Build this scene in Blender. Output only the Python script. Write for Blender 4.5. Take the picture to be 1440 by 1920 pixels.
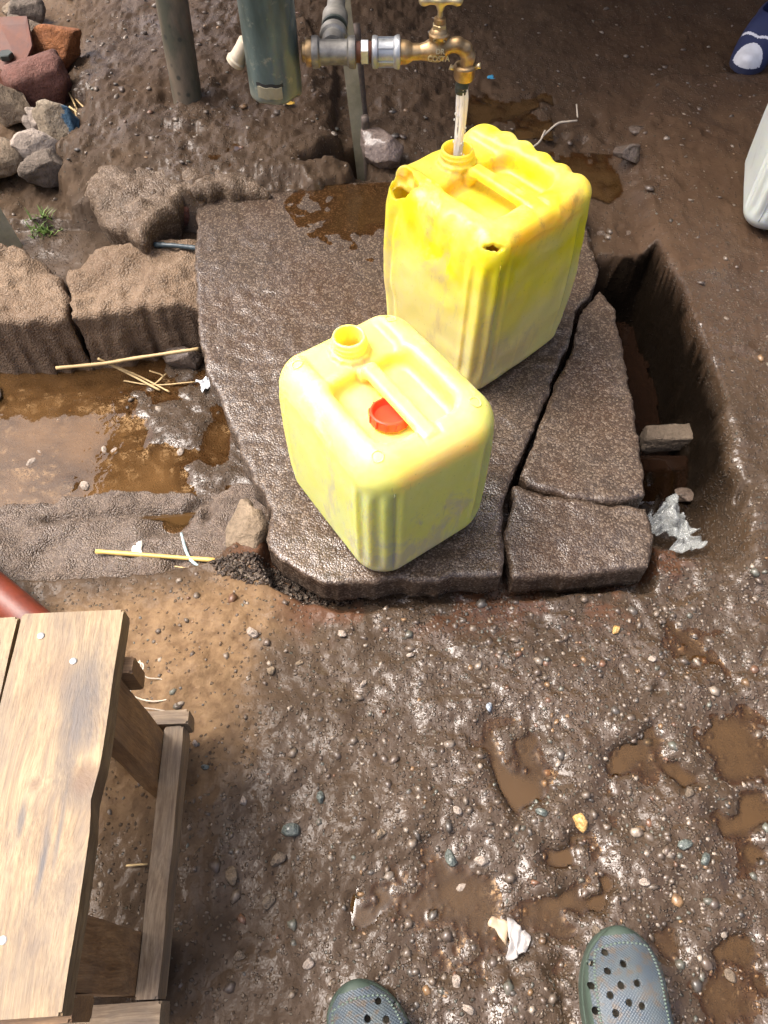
import bpy, bmesh, math, random
import numpy as np
from mathutils import Vector, Matrix
from mathutils.geometry import delaunay_2d_cdt

for o in list(bpy.data.objects):
    bpy.data.objects.remove(o)
R = math.radians
scn = bpy.context.scene
COL = scn.collection

# ------------------------------------------------------------------ camera, sky, sun, exposure
CAM_H, PITCH, FPX = 1.2, R(57), 1442.0
cam = bpy.data.cameras.new('camera')
cam.sensor_fit = 'VERTICAL'
cam.sensor_height = 24
cam.lens = 24 * FPX / 1920
cam.clip_start, cam.clip_end = 0.02, 400
camo = bpy.data.objects.new('camera', cam)
COL.objects.link(camo)
camo.location = (0, 0, CAM_H)
camo.rotation_euler = (R(90) - PITCH, 0, 0)
scn.camera = camo

SUN_AZ, SUN_EL = R(-76), R(60)          # azimuth from +Y towards +X
w = bpy.data.worlds.new('World')
scn.world = w
w.use_nodes = True
nt = w.node_tree
nt.nodes.clear()
sky = nt.nodes.new('ShaderNodeTexSky')
sky.sky_type = 'NISHITA'
sky.sun_disc = False
sky.sun_elevation = SUN_EL
sky.sun_rotation = SUN_AZ
sky.air_density, sky.dust_density, sky.ozone_density = 0.45, 8.5, 0.8
bg = nt.nodes.new('ShaderNodeBackground')
bg.inputs[1].default_value = 0.15
wo = nt.nodes.new('ShaderNodeOutputWorld')
nt.links.new(sky.outputs[0], bg.inputs[0])
nt.links.new(bg.outputs[0], wo.inputs[0])
sun = bpy.data.lights.new('sun', 'SUN')
sun.energy, sun.angle, sun.color = 1.0, R(34), (1.0, 0.98, 0.94)
suno = bpy.data.objects.new('sun', sun)
COL.objects.link(suno)
sd_ = Vector((math.sin(SUN_AZ) * math.cos(SUN_EL), math.cos(SUN_AZ) * math.cos(SUN_EL), math.sin(SUN_EL)))
suno.rotation_euler = sd_.to_track_quat('Z', 'Y').to_euler()
suno.location = sd_ * 20
scn.view_settings.view_transform = 'Standard'
scn.view_settings.look = 'None'
scn.view_settings.exposure = 1.6
scn.view_settings.gamma = 1.0
scn.cycles.use_denoising = True
scn.cycles.use_adaptive_sampling = True
scn.cycles.adaptive_threshold = 0.02
scn.cycles.max_bounces = 6
scn.cycles.diffuse_bounces = 3
scn.cycles.glossy_bounces = 3
scn.cycles.caustics_reflective = False
scn.cycles.caustics_refractive = False

_s, _c = math.sin(PITCH), math.cos(PITCH)
def P(u, v, z=None, y=None):
    """photograph pixel -> point of the place at height z (or at distance y)"""
    a, b = (u - 720) / FPX, (v - 960) / FPX
    d = Vector((a, _c - b * _s, -_s - b * _c))
    t = (z - CAM_H) / d.z if z is not None else y / d.y
    return Vector((0, 0, CAM_H)) + d * t
def PP(pts, z):
    return np.array([P(u, v, z)[:2] for u, v in pts])

# ------------------------------------------------------------------ numeric helpers
rng = np.random.default_rng(7)
random.seed(7)
_T2 = rng.random((256, 256)).astype(np.float32)
_T3 = rng.random((64, 64, 64)).astype(np.float32)
def n2(x, y, sc, seed=0):
    x = np.asarray(x, float) / sc + 13.7 * seed + 500
    y = np.asarray(y, float) / sc + 7.3 * seed + 500
    ix, iy = np.floor(x).astype(int), np.floor(y).astype(int)
    fx, fy = x - ix, y - iy
    fx = fx * fx * fx * (fx * (6 * fx - 15) + 10)
    fy = fy * fy * fy * (fy * (6 * fy - 15) + 10)
    a, b = ix & 255, (ix + 1) & 255
    c, d = iy & 255, (iy + 1) & 255
    return ((_T2[a, c] * (1 - fx) + _T2[b, c] * fx) * (1 - fy) + (_T2[a, d] * (1 - fx) + _T2[b, d] * fx) * fy) * 2 - 1
def fbm(x, y, sc, oct=3, seed=0, g=.5):
    r, a = 0, 1.0
    for i in range(oct):
        r = r + a * n2(x, y, sc / 2 ** i, seed + i * 3 + 1)
        a *= g
    return r
def n3(p, sc, seed=0):
    q = np.asarray(p, float) / sc + 11.3 * seed + 300
    i = np.floor(q).astype(int)
    f = q - i
    f = f * f * (3 - 2 * f)
    a, b = i & 63, (i + 1) & 63
    def L(X, Y, Z): return _T3[X[..., 0], Y[..., 1], Z[..., 2]]
    fx, fy, fz = f[..., 0], f[..., 1], f[..., 2]
    def yz(X):
        return (L(X, a, a) * (1 - fy) + L(X, b, a) * fy) * (1 - fz) + (L(X, a, b) * (1 - fy) + L(X, b, b) * fy) * fz
    return (yz(a) * (1 - fx) + yz(b) * fx) * 2 - 1
def sst(a, b, x):
    t = np.clip((x - a) / (b - a), 0, 1)
    return t * t * (3 - 2 * t)
def sdpoly(poly, x, y):
    """signed distance, negative inside"""
    poly = np.asarray(poly)
    x, y = np.asarray(x, float), np.asarray(y, float)
    d = np.full(x.shape, 1e9)
    s = np.zeros(x.shape, bool)
    for i in range(len(poly)):
        x0, y0 = poly[i]
        x1, y1 = poly[(i + 1) % len(poly)]
        ex, ey = x1 - x0, y1 - y0
        t = np.clip(((x - x0) * ex + (y - y0) * ey) / (ex * ex + ey * ey + 1e-12), 0, 1)
        d = np.minimum(d, (x - x0 - ex * t) ** 2 + (y - y0 - ey * t) ** 2)
        cnd = ((y0 <= y) & (y1 > y)) | ((y1 <= y) & (y0 > y))
        with np.errstate(divide='ignore', invalid='ignore'):
            xi = x0 + (y - y0) / (ey if ey else 1e-12) * ex
        s ^= cnd & (x < xi)
    d = np.sqrt(d)
    return np.where(s, -d, d)

# ------------------------------------------------------------------ object helpers
def tag(o, label, cat, group=None, kind=None):
    if label: o['label'] = label
    if cat: o['category'] = cat
    if group: o['group'] = group
    if kind: o['kind'] = kind
    return o
def empty(name, loc=(0, 0, 0), rz=0):
    o = bpy.data.objects.new(name, None)
    o.empty_display_size = .05
    COL.objects.link(o)
    o.location = loc
    o.rotation_euler = (0, 0, rz)
    return o
def mesh_np(name, V, F, mat, parent=None, smooth=True, normals=None, attrs=None):
    me = bpy.data.meshes.new(name)
    V = np.asarray(V, np.float32)
    if isinstance(F, np.ndarray):
        k = F.shape[1]
        me.vertices.add(len(V)); me.vertices.foreach_set('co', V.ravel())
        me.loops.add(F.size); me.loops.foreach_set('vertex_index', F.astype(np.int32).ravel())
        me.polygons.add(len(F))
        me.polygons.foreach_set('loop_start', np.arange(0, F.size, k, dtype=np.int32))
        me.update(calc_edges=True)
        me.validate()
    else:
        me.from_pydata(V.tolist(), [], F)
        me.update()
    if smooth:
        me.polygons.foreach_set('use_smooth', np.ones(len(me.polygons), bool))
    if normals is not None:
        me.normals_split_custom_set_from_vertices(np.asarray(normals, float).tolist())
    for k, a in (attrs or {}).items():
        a = np.asarray(a, np.float32)
        if a.ndim == 1:
            me.attributes.new(k, 'FLOAT', 'POINT').data.foreach_set('value', a)
        else:
            me.attributes.new(k, 'FLOAT_COLOR', 'POINT').data.foreach_set('color', np.c_[a, np.ones(len(a))].astype(np.float32).ravel())
    me.materials.append(M[mat] if isinstance(mat, str) else mat)
    o = bpy.data.objects.new(name, me)
    COL.objects.link(o)
    if parent: o.parent = parent
    return o
def bm_obj(name, bm, mat, parent=None, smooth=False):
    me = bpy.data.meshes.new(name)
    bmesh.ops.recalc_face_normals(bm, faces=bm.faces)
    bm.to_mesh(me); bm.free()
    if smooth:
        me.polygons.foreach_set('use_smooth', np.ones(len(me.polygons), bool))
    me.materials.append(M[mat] if isinstance(mat, str) else mat)
    o = bpy.data.objects.new(name, me)
    COL.objects.link(o)
    if parent: o.parent = parent
    return o
def surface_net(fn, lo, hi, h, proj=2):
    """isosurface of an implicit solid: vertices, quads, normals"""
    lo, hi = np.array(lo, float), np.array(hi, float)
    n = np.ceil((hi - lo) / h).astype(int) + 1
    ax = [lo[i] + h * np.arange(n[i]) for i in range(3)]
    G = np.stack(np.meshgrid(*ax, indexing='ij'), -1)
    D = fn(G).astype(np.float32)
    S = D < 0
    c = (slice(None, -1), slice(1, None))
    corners = {(i, j, k): (c[i], c[j], c[k]) for i in (0, 1) for j in (0, 1) for k in (0, 1)}
    cnt = sum(S[corners[q]].astype(np.int8) for q in corners)
    cell = np.argwhere((cnt > 0) & (cnt < 8))
    idx = np.full(n - 1, -1, np.int64)
    idx[cell[:, 0], cell[:, 1], cell[:, 2]] = np.arange(len(cell))
    acc, num = np.zeros((len(cell), 3)), np.zeros(len(cell))
    for a in range(3):
        for q in [q for q in corners if q[a] == 0]:
            p0 = cell + q
            p1 = p0.copy(); p1[:, a] += 1
            d0, d1 = D[tuple(p0.T)], D[tuple(p1.T)]
            m = (d0 < 0) != (d1 < 0)
            t = np.where(m, d0 / np.where(m, d0 - d1, 1), 0)
            pos = p0.astype(float); pos[:, a] += t
            acc[m] += pos[m]; num[m] += 1
    V = lo + h * acc / num[:, None]
    Q = []
    for a in range(3):
        b, c2 = (a + 1) % 3, (a + 2) % 3
        s0 = [slice(None)] * 3; s1 = [slice(None)] * 3
        s0[a], s1[a] = slice(None, -1), slice(1, None)
        e = np.argwhere(S[tuple(s0)] != S[tuple(s1)])
        e = e[(e[:, b] > 0) & (e[:, c2] > 0) & (e[:, b] < n[b] - 1) & (e[:, c2] < n[c2] - 1)]
        ins = S[tuple(e.T)]
        def I(db, dc):
            z = e.copy(); z[:, b] -= db; z[:, c2] -= dc
            return idx[tuple(z.T)]
        q = np.stack([I(1, 1), I(0, 1), I(0, 0), I(1, 0)], 1)
        q[~ins] = q[~ins][:, ::-1]
        Q.append(q)
    Q = np.concatenate(Q)
    Q = Q[(Q >= 0).all(1)]
    e = h * .35
    def grad(V):
        g = np.stack([fn(V + np.eye(3)[i] * e) - fn(V - np.eye(3)[i] * e) for i in range(3)], -1) / (2 * e)
        return g
    for _ in range(proj):
        g = grad(V)
        gg = np.maximum((g * g).sum(-1), .25)
        st = (fn(V) / gg)[:, None] * g
        L = np.linalg.norm(st, axis=1, keepdims=True)
        V = V - st * np.minimum(1, .5 * h / np.maximum(L, 1e-9))
    g = grad(V)
    N = g / np.maximum(np.linalg.norm(g, axis=1, keepdims=True), 1e-9)
    return V, Q, N
def split_net(root, V, Q, N, classes, attrs=None):
    """classes: list of (name, material, boolean over quads); one child mesh for each"""
    out = {}
    for name, mat, m in classes:
        q = Q[m]
        if not len(q): continue
        u, inv = np.unique(q, return_inverse=True)
        out[name] = mesh_np(name, V[u], inv.reshape(q.shape), mat, root, True, N[u], {k: a[u] for k, a in (attrs or {}).items()})
    return out
def smin(a, b, k):
    h = np.clip(.5 + .5 * (b - a) / k, 0, 1)
    return b * (1 - h) + a * h - k * h * (1 - h)
def smax(a, b, k): return -smin(-a, -b, k)
def lng(*a): return np.sqrt(sum(q * q for q in a))
def capsule(p, a, b, r0, r1=None):
    r1 = r0 if r1 is None else r1
    a, b = np.array(a, float), np.array(b, float)
    ab = b - a
    t = np.clip(((p - a) @ ab) / (ab @ ab), 0, 1)
    return np.linalg.norm(p - a - t[..., None] * ab, axis=-1) - (r0 + (r1 - r0) * t)
def rrect(x, y, hx, hy, r):
    qx, qy = np.abs(x) - hx + r, np.abs(y) - hy + r
    return lng(np.maximum(qx, 0), np.maximum(qy, 0)) + np.minimum(np.maximum(qx, qy), 0) - r
def ext(d2, dz, r):
    a, b = d2 + r, dz + r
    return lng(np.maximum(a, 0), np.maximum(b, 0)) + np.minimum(np.maximum(a, b), 0) - r
def lathe(name, prof, mat, parent=None, loc=(0, 0, 0), axis='Z', seg=40, sides=None, smooth=True):
    """prof: (radius, along) pairs; sides=6 gives a hexagon"""
    V, F = [], []
    n = sides or seg
    for r, a in prof:
        for k in range(n):
            t = 2 * math.pi * (k + .5) / n
            p = (r * math.cos(t), r * math.sin(t), a)
            V.append({'Z': p, 'X': (p[2], p[0], p[1]), 'Y': (p[1], p[2], p[0])}[axis])
    for i in range(len(prof) - 1):
        for k in range(n):
            F.append((i * n + k, i * n + (k + 1) % n, (i + 1) * n + (k + 1) % n, (i + 1) * n + k))
    bm = bmesh.new()
    vs = [bm.verts.new(v) for v in V]
    for f in F: bm.faces.new([vs[i] for i in f])
    if prof[0][0] > 0: bm.faces.new(vs[:n][::-1])
    if prof[-1][0] > 0: bm.faces.new(vs[-n:])
    bmesh.ops.remove_doubles(bm, verts=bm.verts, dist=1e-6)
    o = bm_obj(name, bm, mat, parent, False)
    if smooth and not sides:
        o.data.set_sharp_from_angle(angle=R(35)) if hasattr(o.data, 'set_sharp_from_angle') else None
        o.data.polygons.foreach_set('use_smooth', np.ones(len(o.data.polygons), bool))
        o.data.set_sharp_from_angle(angle=R(35))
    o.location = loc
    return o
def tube(name, pts, rad, mat, parent=None, seg=8, smooth=True):
    pts = [Vector(p) for p in pts]
    n = len(pts)
    rad = rad if hasattr(rad, '__len__') else [rad] * n
    V, F = [], []
    up = Vector((0, 0, 1))
    for i, p in enumerate(pts):
        t = (pts[min(i + 1, n - 1)] - pts[max(i - 1, 0)]).normalized()
        a = t.cross(up)
        if a.length < .05: a = t.cross(Vector((0, 1, 0)))
        a.normalize(); b = t.cross(a)
        for k in range(seg):
            q = 2 * math.pi * k / seg
            V.append(p + (a * math.cos(q) + b * math.sin(q)) * rad[i])
    for i in range(n - 1):
        for k in range(seg):
            F.append((i * seg + k, i * seg + (k + 1) % seg, (i + 1) * seg + (k + 1) % seg, (i + 1) * seg + k))
    F.append(tuple(range(seg))[::-1]); F.append(tuple(range((n - 1) * seg, n * seg)))
    return mesh_np(name, [tuple(v) for v in V], F, mat, parent, smooth)
def spline(pts, n=24):
    pts = [Vector(p) for p in pts]
    q = [pts[0] * 2 - pts[1]] + pts + [pts[-1] * 2 - pts[-2]]
    out = []
    m = len(pts) - 1
    for i in range(m):
        p0, p1, p2, p3 = q[i:i + 4]
        for k in range(max(2, n // m)):
            t = k / max(2, n // m)
            out.append(.5 * ((2 * p1) + (p2 - p0) * t + (2 * p0 - 5 * p1 + 4 * p2 - p3) * t * t + (3 * p1 - p0 - 3 * p2 + p3) * t ** 3))
    return out + [pts[-1]]

# ------------------------------------------------------------------ materials
M = {}
TONE = {'ground': (.72, .68, .63), 'slab': (.76, .72, .68), 'kerb': (.72, .69, .65), 'low_kerb': (.74, .71, .68), 'ledge': (.85, .83, .8), 'wood_seat': (.64, .625, .63), 'wood_leg': (.8, .8, .8), 'wood_rail': (.82, .82, .82), 'clog': (.85, .85, .85), 'clog_sole': (.85, .85, .85), 'pebble': (.85, .83, .8), 'jug': (.8, .82, .82)}   # measured albedo trims
class NT:
    def __init__(s, name):
        m = bpy.data.materials.new(name)
        m.use_nodes = True
        s.t = m.node_tree; s.t.nodes.clear(); s.m = m; M[name] = m
        s.out = s.n('OutputMaterial')
    def n(s, typ, ins=None, **kw):
        nd = s.t.nodes.new('ShaderNode' + typ)
        for k, v in kw.items(): setattr(nd, k, v)
        for k, v in (ins or {}).items(): s.set(nd.inputs[k], v)
        return nd
    def set(s, sock, v):
        if hasattr(v, 'is_output'): s.t.links.new(v, sock)
        elif hasattr(v, 'outputs'): s.t.links.new(v.outputs[0], sock)
        else:
            if isinstance(v, tuple) and len(v) == 3 and sock.type == 'RGBA': v = v + (1,)
            sock.default_value = v
    def coord(s, scale=(1, 1, 1), kind='Object', rot=(0, 0, 0)):
        tc = s.n('TexCoord')
        mp = s.n('Mapping', {'Vector': tc.outputs[kind]})
        mp.inputs['Scale'].default_value = scale
        mp.inputs['Rotation'].default_value = rot
        return mp.outputs[0]
    def noise(s, v, scale, detail=4, rough=.55, dist=0, dim='3D'):
        return s.n('TexNoise', {'Vector': v, 'Scale': scale, 'Detail': detail, 'Roughness': rough, 'Distortion': dist}).outputs[0]
    def voro(s, v, scale, feat='F1', out='Distance', rnd=1.0):
        return s.n('TexVoronoi', {'Vector': v, 'Scale': scale, 'Randomness': rnd}, feature=feat).outputs[out]
    def ramp(s, f, stops):
        r = s.n('ValToRGB', {'Fac': f})
        el = r.color_ramp.elements
        while len(el) < len(stops): el.new(.5)
        for e, (p, c) in zip(el, stops):
            e.position = p
            e.color = (c, c, c, 1) if not hasattr(c, '__len__') else (*c, 1)
        return r.outputs[0]
    def mix(s, f, a, b, mode='MIX'):
        m = s.n('Mix', data_type='RGBA', blend_type=mode, clamp_factor=True)
        s.set(m.inputs[0], f); s.set(m.inputs[6], a); s.set(m.inputs[7], b)
        return m.outputs[2]
    def math(s, op, a, b=0.0, c=0.0, clamp=False):
        m = s.n('Math', operation=op, use_clamp=clamp)
        s.set(m.inputs[0], a); s.set(m.inputs[1], b); s.set(m.inputs[2], c)
        return m.outputs[0]
    def attr(s, name, out='Fac'):
        return s.n('Attribute', attribute_name=name).outputs[out]
    def bump(s, h, strength=.5, dist=.003, nrm=None):
        b = s.n('Bump', {'Height': h, 'Strength': strength, 'Distance': dist})
        if nrm is not None: s.set(b.inputs['Normal'], nrm)
        return b.outputs[0]
    def pbsdf(s, **kw):
        p = s.n('BsdfPrincipled')
        if s.m.name in TONE: kw['Base_Color'] = s.mix(1.0, kw['Base_Color'], TONE[s.m.name], 'MULTIPLY')
        for k, v in kw.items(): s.set(p.inputs[k.replace('_', ' ')], v)
        s.t.links.new(p.outputs[0], s.out.inputs[0])
        return p
def hsv(n, c, f): return n.n('HueSaturation', {'Value': f, 'Color': c}).outputs[0]

def m_ground():
    n = NT('ground')
    v = n.coord()
    dry, red, wet, pit_shd = n.attr('dry'), n.attr('red'), n.attr('wet'), n.attr('pit_shade')
    big = n.noise(v, 11, 4, .6)
    mid = n.noise(v, 60, 3, .65)
    mud = n.mix(n.ramp(big, [(.35, 0), (.65, 1)]), (.046, .028, .0135), (.082, .053, .029))
    mud = n.mix(red, mud, n.mix(mid, (.075, .028, .01), (.13, .058, .024)))
    dr = n.mix(n.ramp(mid, [(.3, 0), (.7, 1)]), (.14, .085, .042), (.26, .175, .095))
    c = n.mix(dry, mud, dr)
    # compacted grit: every cell a small stone of its own shade, mud between
    wv = n.n('VectorMath', {0: v, 1: n.n('VectorMath', {0: n.n('TexNoise', {'Vector': v, 'Scale': 120.0, 'Detail': 1.0}).outputs['Color'], 'Scale': .006}, operation='SCALE').outputs[0]}, operation='ADD').outputs[0]
    vo = n.n('TexVoronoi', {'Vector': wv, 'Scale': 185.0})
    sc = n.n('SeparateColor', {'Color': vo.outputs['Color']})
    grit = n.math('MULTIPLY_ADD', wet, .62, .12)
    pick = n.math('LESS_THAN', sc.outputs[0], n.math('MULTIPLY', grit, n.ramp(mid, [(.3, .5), (.6, 1)])))
    gr = n.math('MULTIPLY', n.ramp(vo.outputs['Distance'], [(.30, 1), (.52, 0)]), pick)
    stone = n.ramp(sc.outputs[1], [(0, (.045, .034, .024)), (.4, (.085, .062, .043)), (.7, (.125, .098, .07)), (.88, (.20, .165, .125)), (.96, (.07, .075, .062))])
    c = n.mix(n.math('MULTIPLY', gr, .85), c, stone)
    c = n.mix(pit_shd, c, (.010, .007, .0045))  # deep shade of the drain pit put into the base colour
    wn = n.math('MULTIPLY', wet, n.ramp(big, [(.40, .3), (.56, 1)]))
    c = n.mix(n.math('MULTIPLY', wn, .35), c, n.mix(1.0, c, (.5, .45, .42), 'MULTIPLY'))
    h = n.math('ADD', n.math('MULTIPLY', n.noise(v, 60, 3, .6), .9), n.math('MULTIPLY', gr, .55))
    nb = n.bump(h, 1.0, .0032)
    n.pbsdf(Base_Color=c, Roughness=n.math('MULTIPLY_ADD', wn, -.3, .85), Normal=nb, Specular_IOR_Level=n.math('MULTIPLY_ADD', pit_shd, -.27, .3),
            Coat_Weight=n.math('MULTIPLY', wn, n.math('MULTIPLY_ADD', pit_shd, -.93, 1.0)), Coat_Roughness=.06, Coat_IOR=1.38, Coat_Normal=nb)
m_ground()

def m_conc(name, a, b, wetk=1.0, grain=230, gb=.004, red=0.25, dark=.5, cr=.05):
    n = NT(name)
    v = n.coord(kind='Object')
    big, mid = n.noise(v, 8, 4, .6), n.noise(v, 40, 3, .6)
    c = n.mix(n.ramp(mid, [(.3, 0), (.7, 1)]), a, b)
    c = n.mix(n.math('MULTIPLY', n.ramp(n.noise(v, 5, 5, .65), [(.45, 0), (.66, 1)]), red), c, (.085, .046, .022))
    vo = n.n('TexVoronoi', {'Vector': v, 'Scale': float(grain)})
    gpick = n.n('SeparateColor', {'Color': vo.outputs['Color']}).outputs[1]
    c = n.mix(n.ramp(vo.outputs['Distance'], [(.25, 0), (.6, dark)]), c, n.mix(1.0, c, (.3, .26, .24), 'MULTIPLY'))
    c = n.mix(n.math('MULTIPLY', n.ramp(gpick, [(.6, 0), (.95, 1)]), .4), c, (.32, .26, .2))
    wn = n.math('MULTIPLY', n.ramp(big, [(.36, 1), (.6, .35)]), wetk)
    h = n.math('ADD', n.math('MULTIPLY', vo.outputs['Distance'], -1.0), n.math('MULTIPLY', mid, .7))
    nb = n.bump(h, 1.0, gb)
    cb = nb
    n.pbsdf(Base_Color=c, Roughness=n.math('MULTIPLY_ADD', wn, -.25, .85), Normal=nb, Specular_IOR_Level=.3,
            Coat_Weight=wn, Coat_Roughness=cr, Coat_IOR=1.52, Coat_Normal=cb)
m_conc('slab', (.056, .037, .023), (.10, .071, .047), 1.0, 300, .0009, .7, .65)
m_conc('kerb', (.20, .14, .09), (.32, .235, .16), .12, 230, .0026, .5, .35)
m_conc('low_kerb', (.10, .075, .057), (.19, .15, .12), .8, 300, .003, .35, .4)
m_conc('ledge', (.085, .058, .036), (.16, .115, .075), .3, 240, .0022, .3, .4)
m_conc('soil', (.03, .02, .013), (.06, .04, .026), .3, 160, .008, .1, .5)

def m_rock(name, a, b, rough=.8, coat=0, paint=None):
    n = NT(name)
    v = n.coord()
    c = n.mix(n.ramp(n.noise(v, 18, 5, .65), [(.3, 0), (.7, 1)]), a, b)
    f = n.noise(v, 130, 4, .65)
    c = n.mix(n.ramp(f, [(.2, .7), (.55, 0)]), c, n.mix(1.0, c, (.3, .28, .26), 'MULTIPLY'))
    if paint:
        x = n.n('SeparateXYZ', {'Vector': v}).outputs[0]
        k = n.math('MULTIPLY', n.ramp(n.math('ADD', n.math('MULTIPLY', x, 12), n.math('MULTIPLY', n.noise(v, 40), .5)), [(.48, 0), (.52, 1)]), .9)
        c = n.mix(k, c, paint)
    n.pbsdf(Base_Color=c, Roughness=rough, Coat_Weight=coat, Coat_Roughness=.15,
            Normal=n.bump(n.math('ADD', n.noise(v, 45, 5, .65), n.math('MULTIPLY', f, .6)), 1.0, .010))
m_rock('rock_tan', (.13, .095, .06), (.25, .19, .125))
m_rock('rock_grey', (.095, .07, .046), (.17, .13, .09))
m_rock('rock_pale', (.24, .195, .155), (.38, .32, .265))
m_rock('rock_dark', (.09, .07, .05), (.16, .125, .095))
m_rock('rock_orange', (.17, .055, .014), (.30, .11, .03))
m_rock('brick', (.095, .036, .023), (.17, .07, .05))
m_rock('rock_blue', (.18, .14, .09), (.3, .25, .18), paint=(.02, .09, .16))
m_rock('rock_pink', (.12, .085, .065), (.2, .15, .125), .5, .5)
m_rock('mudrock', (.065, .044, .03), (.12, .085, .06), .6, .5)

def m_pebble():
    n = NT('pebble')
    v = n.coord()
    c = n.attr('col', 'Color')
    c = n.mix(n.ramp(n.noise(v, 90, 4, .6), [(.46, 0), (.66, .8)]), c, (.075, .05, .033))
    n.pbsdf(Base_Color=c, Roughness=.5, Coat_Weight=n.attr('wet'), Coat_Roughness=.1, Coat_IOR=1.36,
            Normal=n.bump(n.noise(v, 260, 3), .4, .002))
m_pebble()

def m_water(name, col, dscale, rough=.02, wav=.25, scl=55):
    """muddy water: what lies under it shows less the deeper it is"""
    n = NT(name)
    v = n.coord()
    nb = n.bump(n.noise(v, scl, 2, .5), wav, .004)
    fr = n.n('Fresnel', {'IOR': 1.38, 'Normal': nb})
    gl = n.n('BsdfGlossy', {'Color': (1, 1, 1), 'Roughness': rough, 'Normal': nb})
    df = n.n('BsdfDiffuse', {'Color': n.mix(n.noise(v, 14, 4), col, tuple(q * .7 for q in col))})
    tr = n.n('BsdfTransparent', {'Color': (.86, .70, .50)})
    clear = n.math('POWER', 2.718, n.math('MULTIPLY', n.math('MAXIMUM', n.attr('depth'), 0.0), -1.0 / dscale))
    ms = n.n('MixShader', {0: clear, 1: df.outputs[0], 2: tr.outputs[0]})
    m2 = n.n('MixShader', {0: fr.outputs[0], 1: ms.outputs[0], 2: gl.outputs[0]})
    n.t.links.new(m2.outputs[0], n.out.inputs[0])
m_water('puddle', (.066, .036, .013), .0042, .02, .1)
m_water('pool', (.15, .08, .03), .022, .015, .16, 38)
m_water('drain_water', (.012, .006, .0035), .01, .03, .15, 40)

def m_plastic(name, base, pale, dirt, pdirt, sss=.35, low=0.0):
    """blow-moulded polythene with scuffs and dirt; pdirt = how much dirt, low = pale wear towards the foot"""
    n = NT(name)
    v = n.coord()
    sx = n.n('SeparateXYZ', {'Vector': v})
    big = n.noise(v, 9, 5, .62)
    c = n.mix(n.ramp(big, [(.4, 0), (.7, .5)]), base, pale)
    if low:
        zz = n.math('ADD', sx.outputs[2], n.math('MULTIPLY_ADD', n.noise(v, 6, 4, .6), .26, -.13))
        c = n.mix(n.math('MULTIPLY', n.ramp(zz, [(.14, 1), (.245, 0)]), low), c, pale)
    d1 = n.noise(n.coord((1, 1, .55)), 11, 6, .66, .4)
    dm = n.ramp(d1, [(.62 - .14 * pdirt, 0), (.69 - .1 * pdirt, 1)])
    c = n.mix(n.math('MULTIPLY', dm, .5 + .3 * pdirt), c, dirt)
    sc = n.noise(n.coord((1, 1, .12), rot=(.5, .3, .2)), 120, 3, .7)
    c = n.mix(n.math('MULTIPLY', n.ramp(sc, [(.68, 0), (.74, 1)]), .55 * pdirt), c, tuple(q * .45 for q in dirt))
    if low:
        gm = n.ramp(n.noise(v, 17, 6, .7, .5), [(.52, 0), (.63, 1)])
        gm = n.math('MULTIPLY', gm, n.ramp(sx.outputs[2], [(.28, 0), (.345, .5)]))
        c = n.mix(gm, c, (.32, .22, .06))
    spk = n.voro(v, 75)
    c = n.mix(n.math('MULTIPLY', n.ramp(spk, [(.06, 1), (.13, 0)]), .5 * pdirt), c, (.14, .09, .03))
    n.pbsdf(Base_Color=c, Roughness=n.math('MULTIPLY_ADD', n.noise(v, 30, 4), .25, .25 + .1 * pdirt),
            Subsurface_Weight=sss, Subsurface_Radius=(.045, .03, .006), Subsurface_Scale=1.0,
            Normal=n.bump(n.math('ADD', n.noise(v, 25, 3), n.math('MULTIPLY', n.noise(v, 160, 3), .25)), .25, .003))
m_plastic('can_near', (.95, .70, .15), (.94, .74, .32), (.60, .43, .30), .45, .92)
m_plastic('can_far', (.95, .66, .008), (.82, .62, .28), (.62, .46, .22), .5, .75, .7)
m_plastic('cap_red', (.62, .045, .02), (.62, .09, .05), (.5, .12, .06), .1, .15)
m_plastic('jug', (.62, .66, .62), (.7, .72, .68), (.5, .5, .45), .1, .3)

def m_metal(name, a, b, metal=.9, r0=.3, r1=.55, sc=40):
    n = NT(name)
    v = n.coord()
    k = n.noise(v, sc, 5, .65)
    n.pbsdf(Base_Color=n.mix(n.ramp(k, [(.35, 0), (.65, 1)]), a, b), Metallic=metal,
            Roughness=n.math('MULTIPLY_ADD', k, r1 - r0, r0), Normal=n.bump(n.noise(v, 180, 3), .3, .001))
m_metal('brass', (.24, .155, .07), (.42, .30, .16), .85, .3, .5, 60)
m_metal('brass_pale', (.45, .36, .19), (.62, .52, .32), .85, .28, .45, 60)
m_metal('galv', (.26, .28, .29), (.46, .47, .46), .75, .3, .55, 50)
m_metal('galv_dark', (.13, .125, .11), (.26, .25, .22), .6, .35, .6, 50)
m_metal('steel_olive', (.16, .15, .10), (.26, .24, .17), .3, .5, .75, 25)
m_metal('rust', (.06, .017, .009), (.11, .035, .016), .1, .55, .8, 30)
m_metal('rebar', (.07, .055, .045), (.14, .11, .09), .4, .5, .8, 60)
m_metal('nail', (.32, .32, .31), (.5, .49, .47), .8, .35, .6, 80)
m_metal('orange_paint', (.15, .026, .008), (.08, .016, .007), .0, .35, .55, 25)
m_metal('rubber', (.014, .02, .016), (.03, .04, .03), 0, .4, .6, 60)
m_metal('cream', (.33, .29, .21), (.42, .37, .28), 0, .4, .6, 60)
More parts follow.
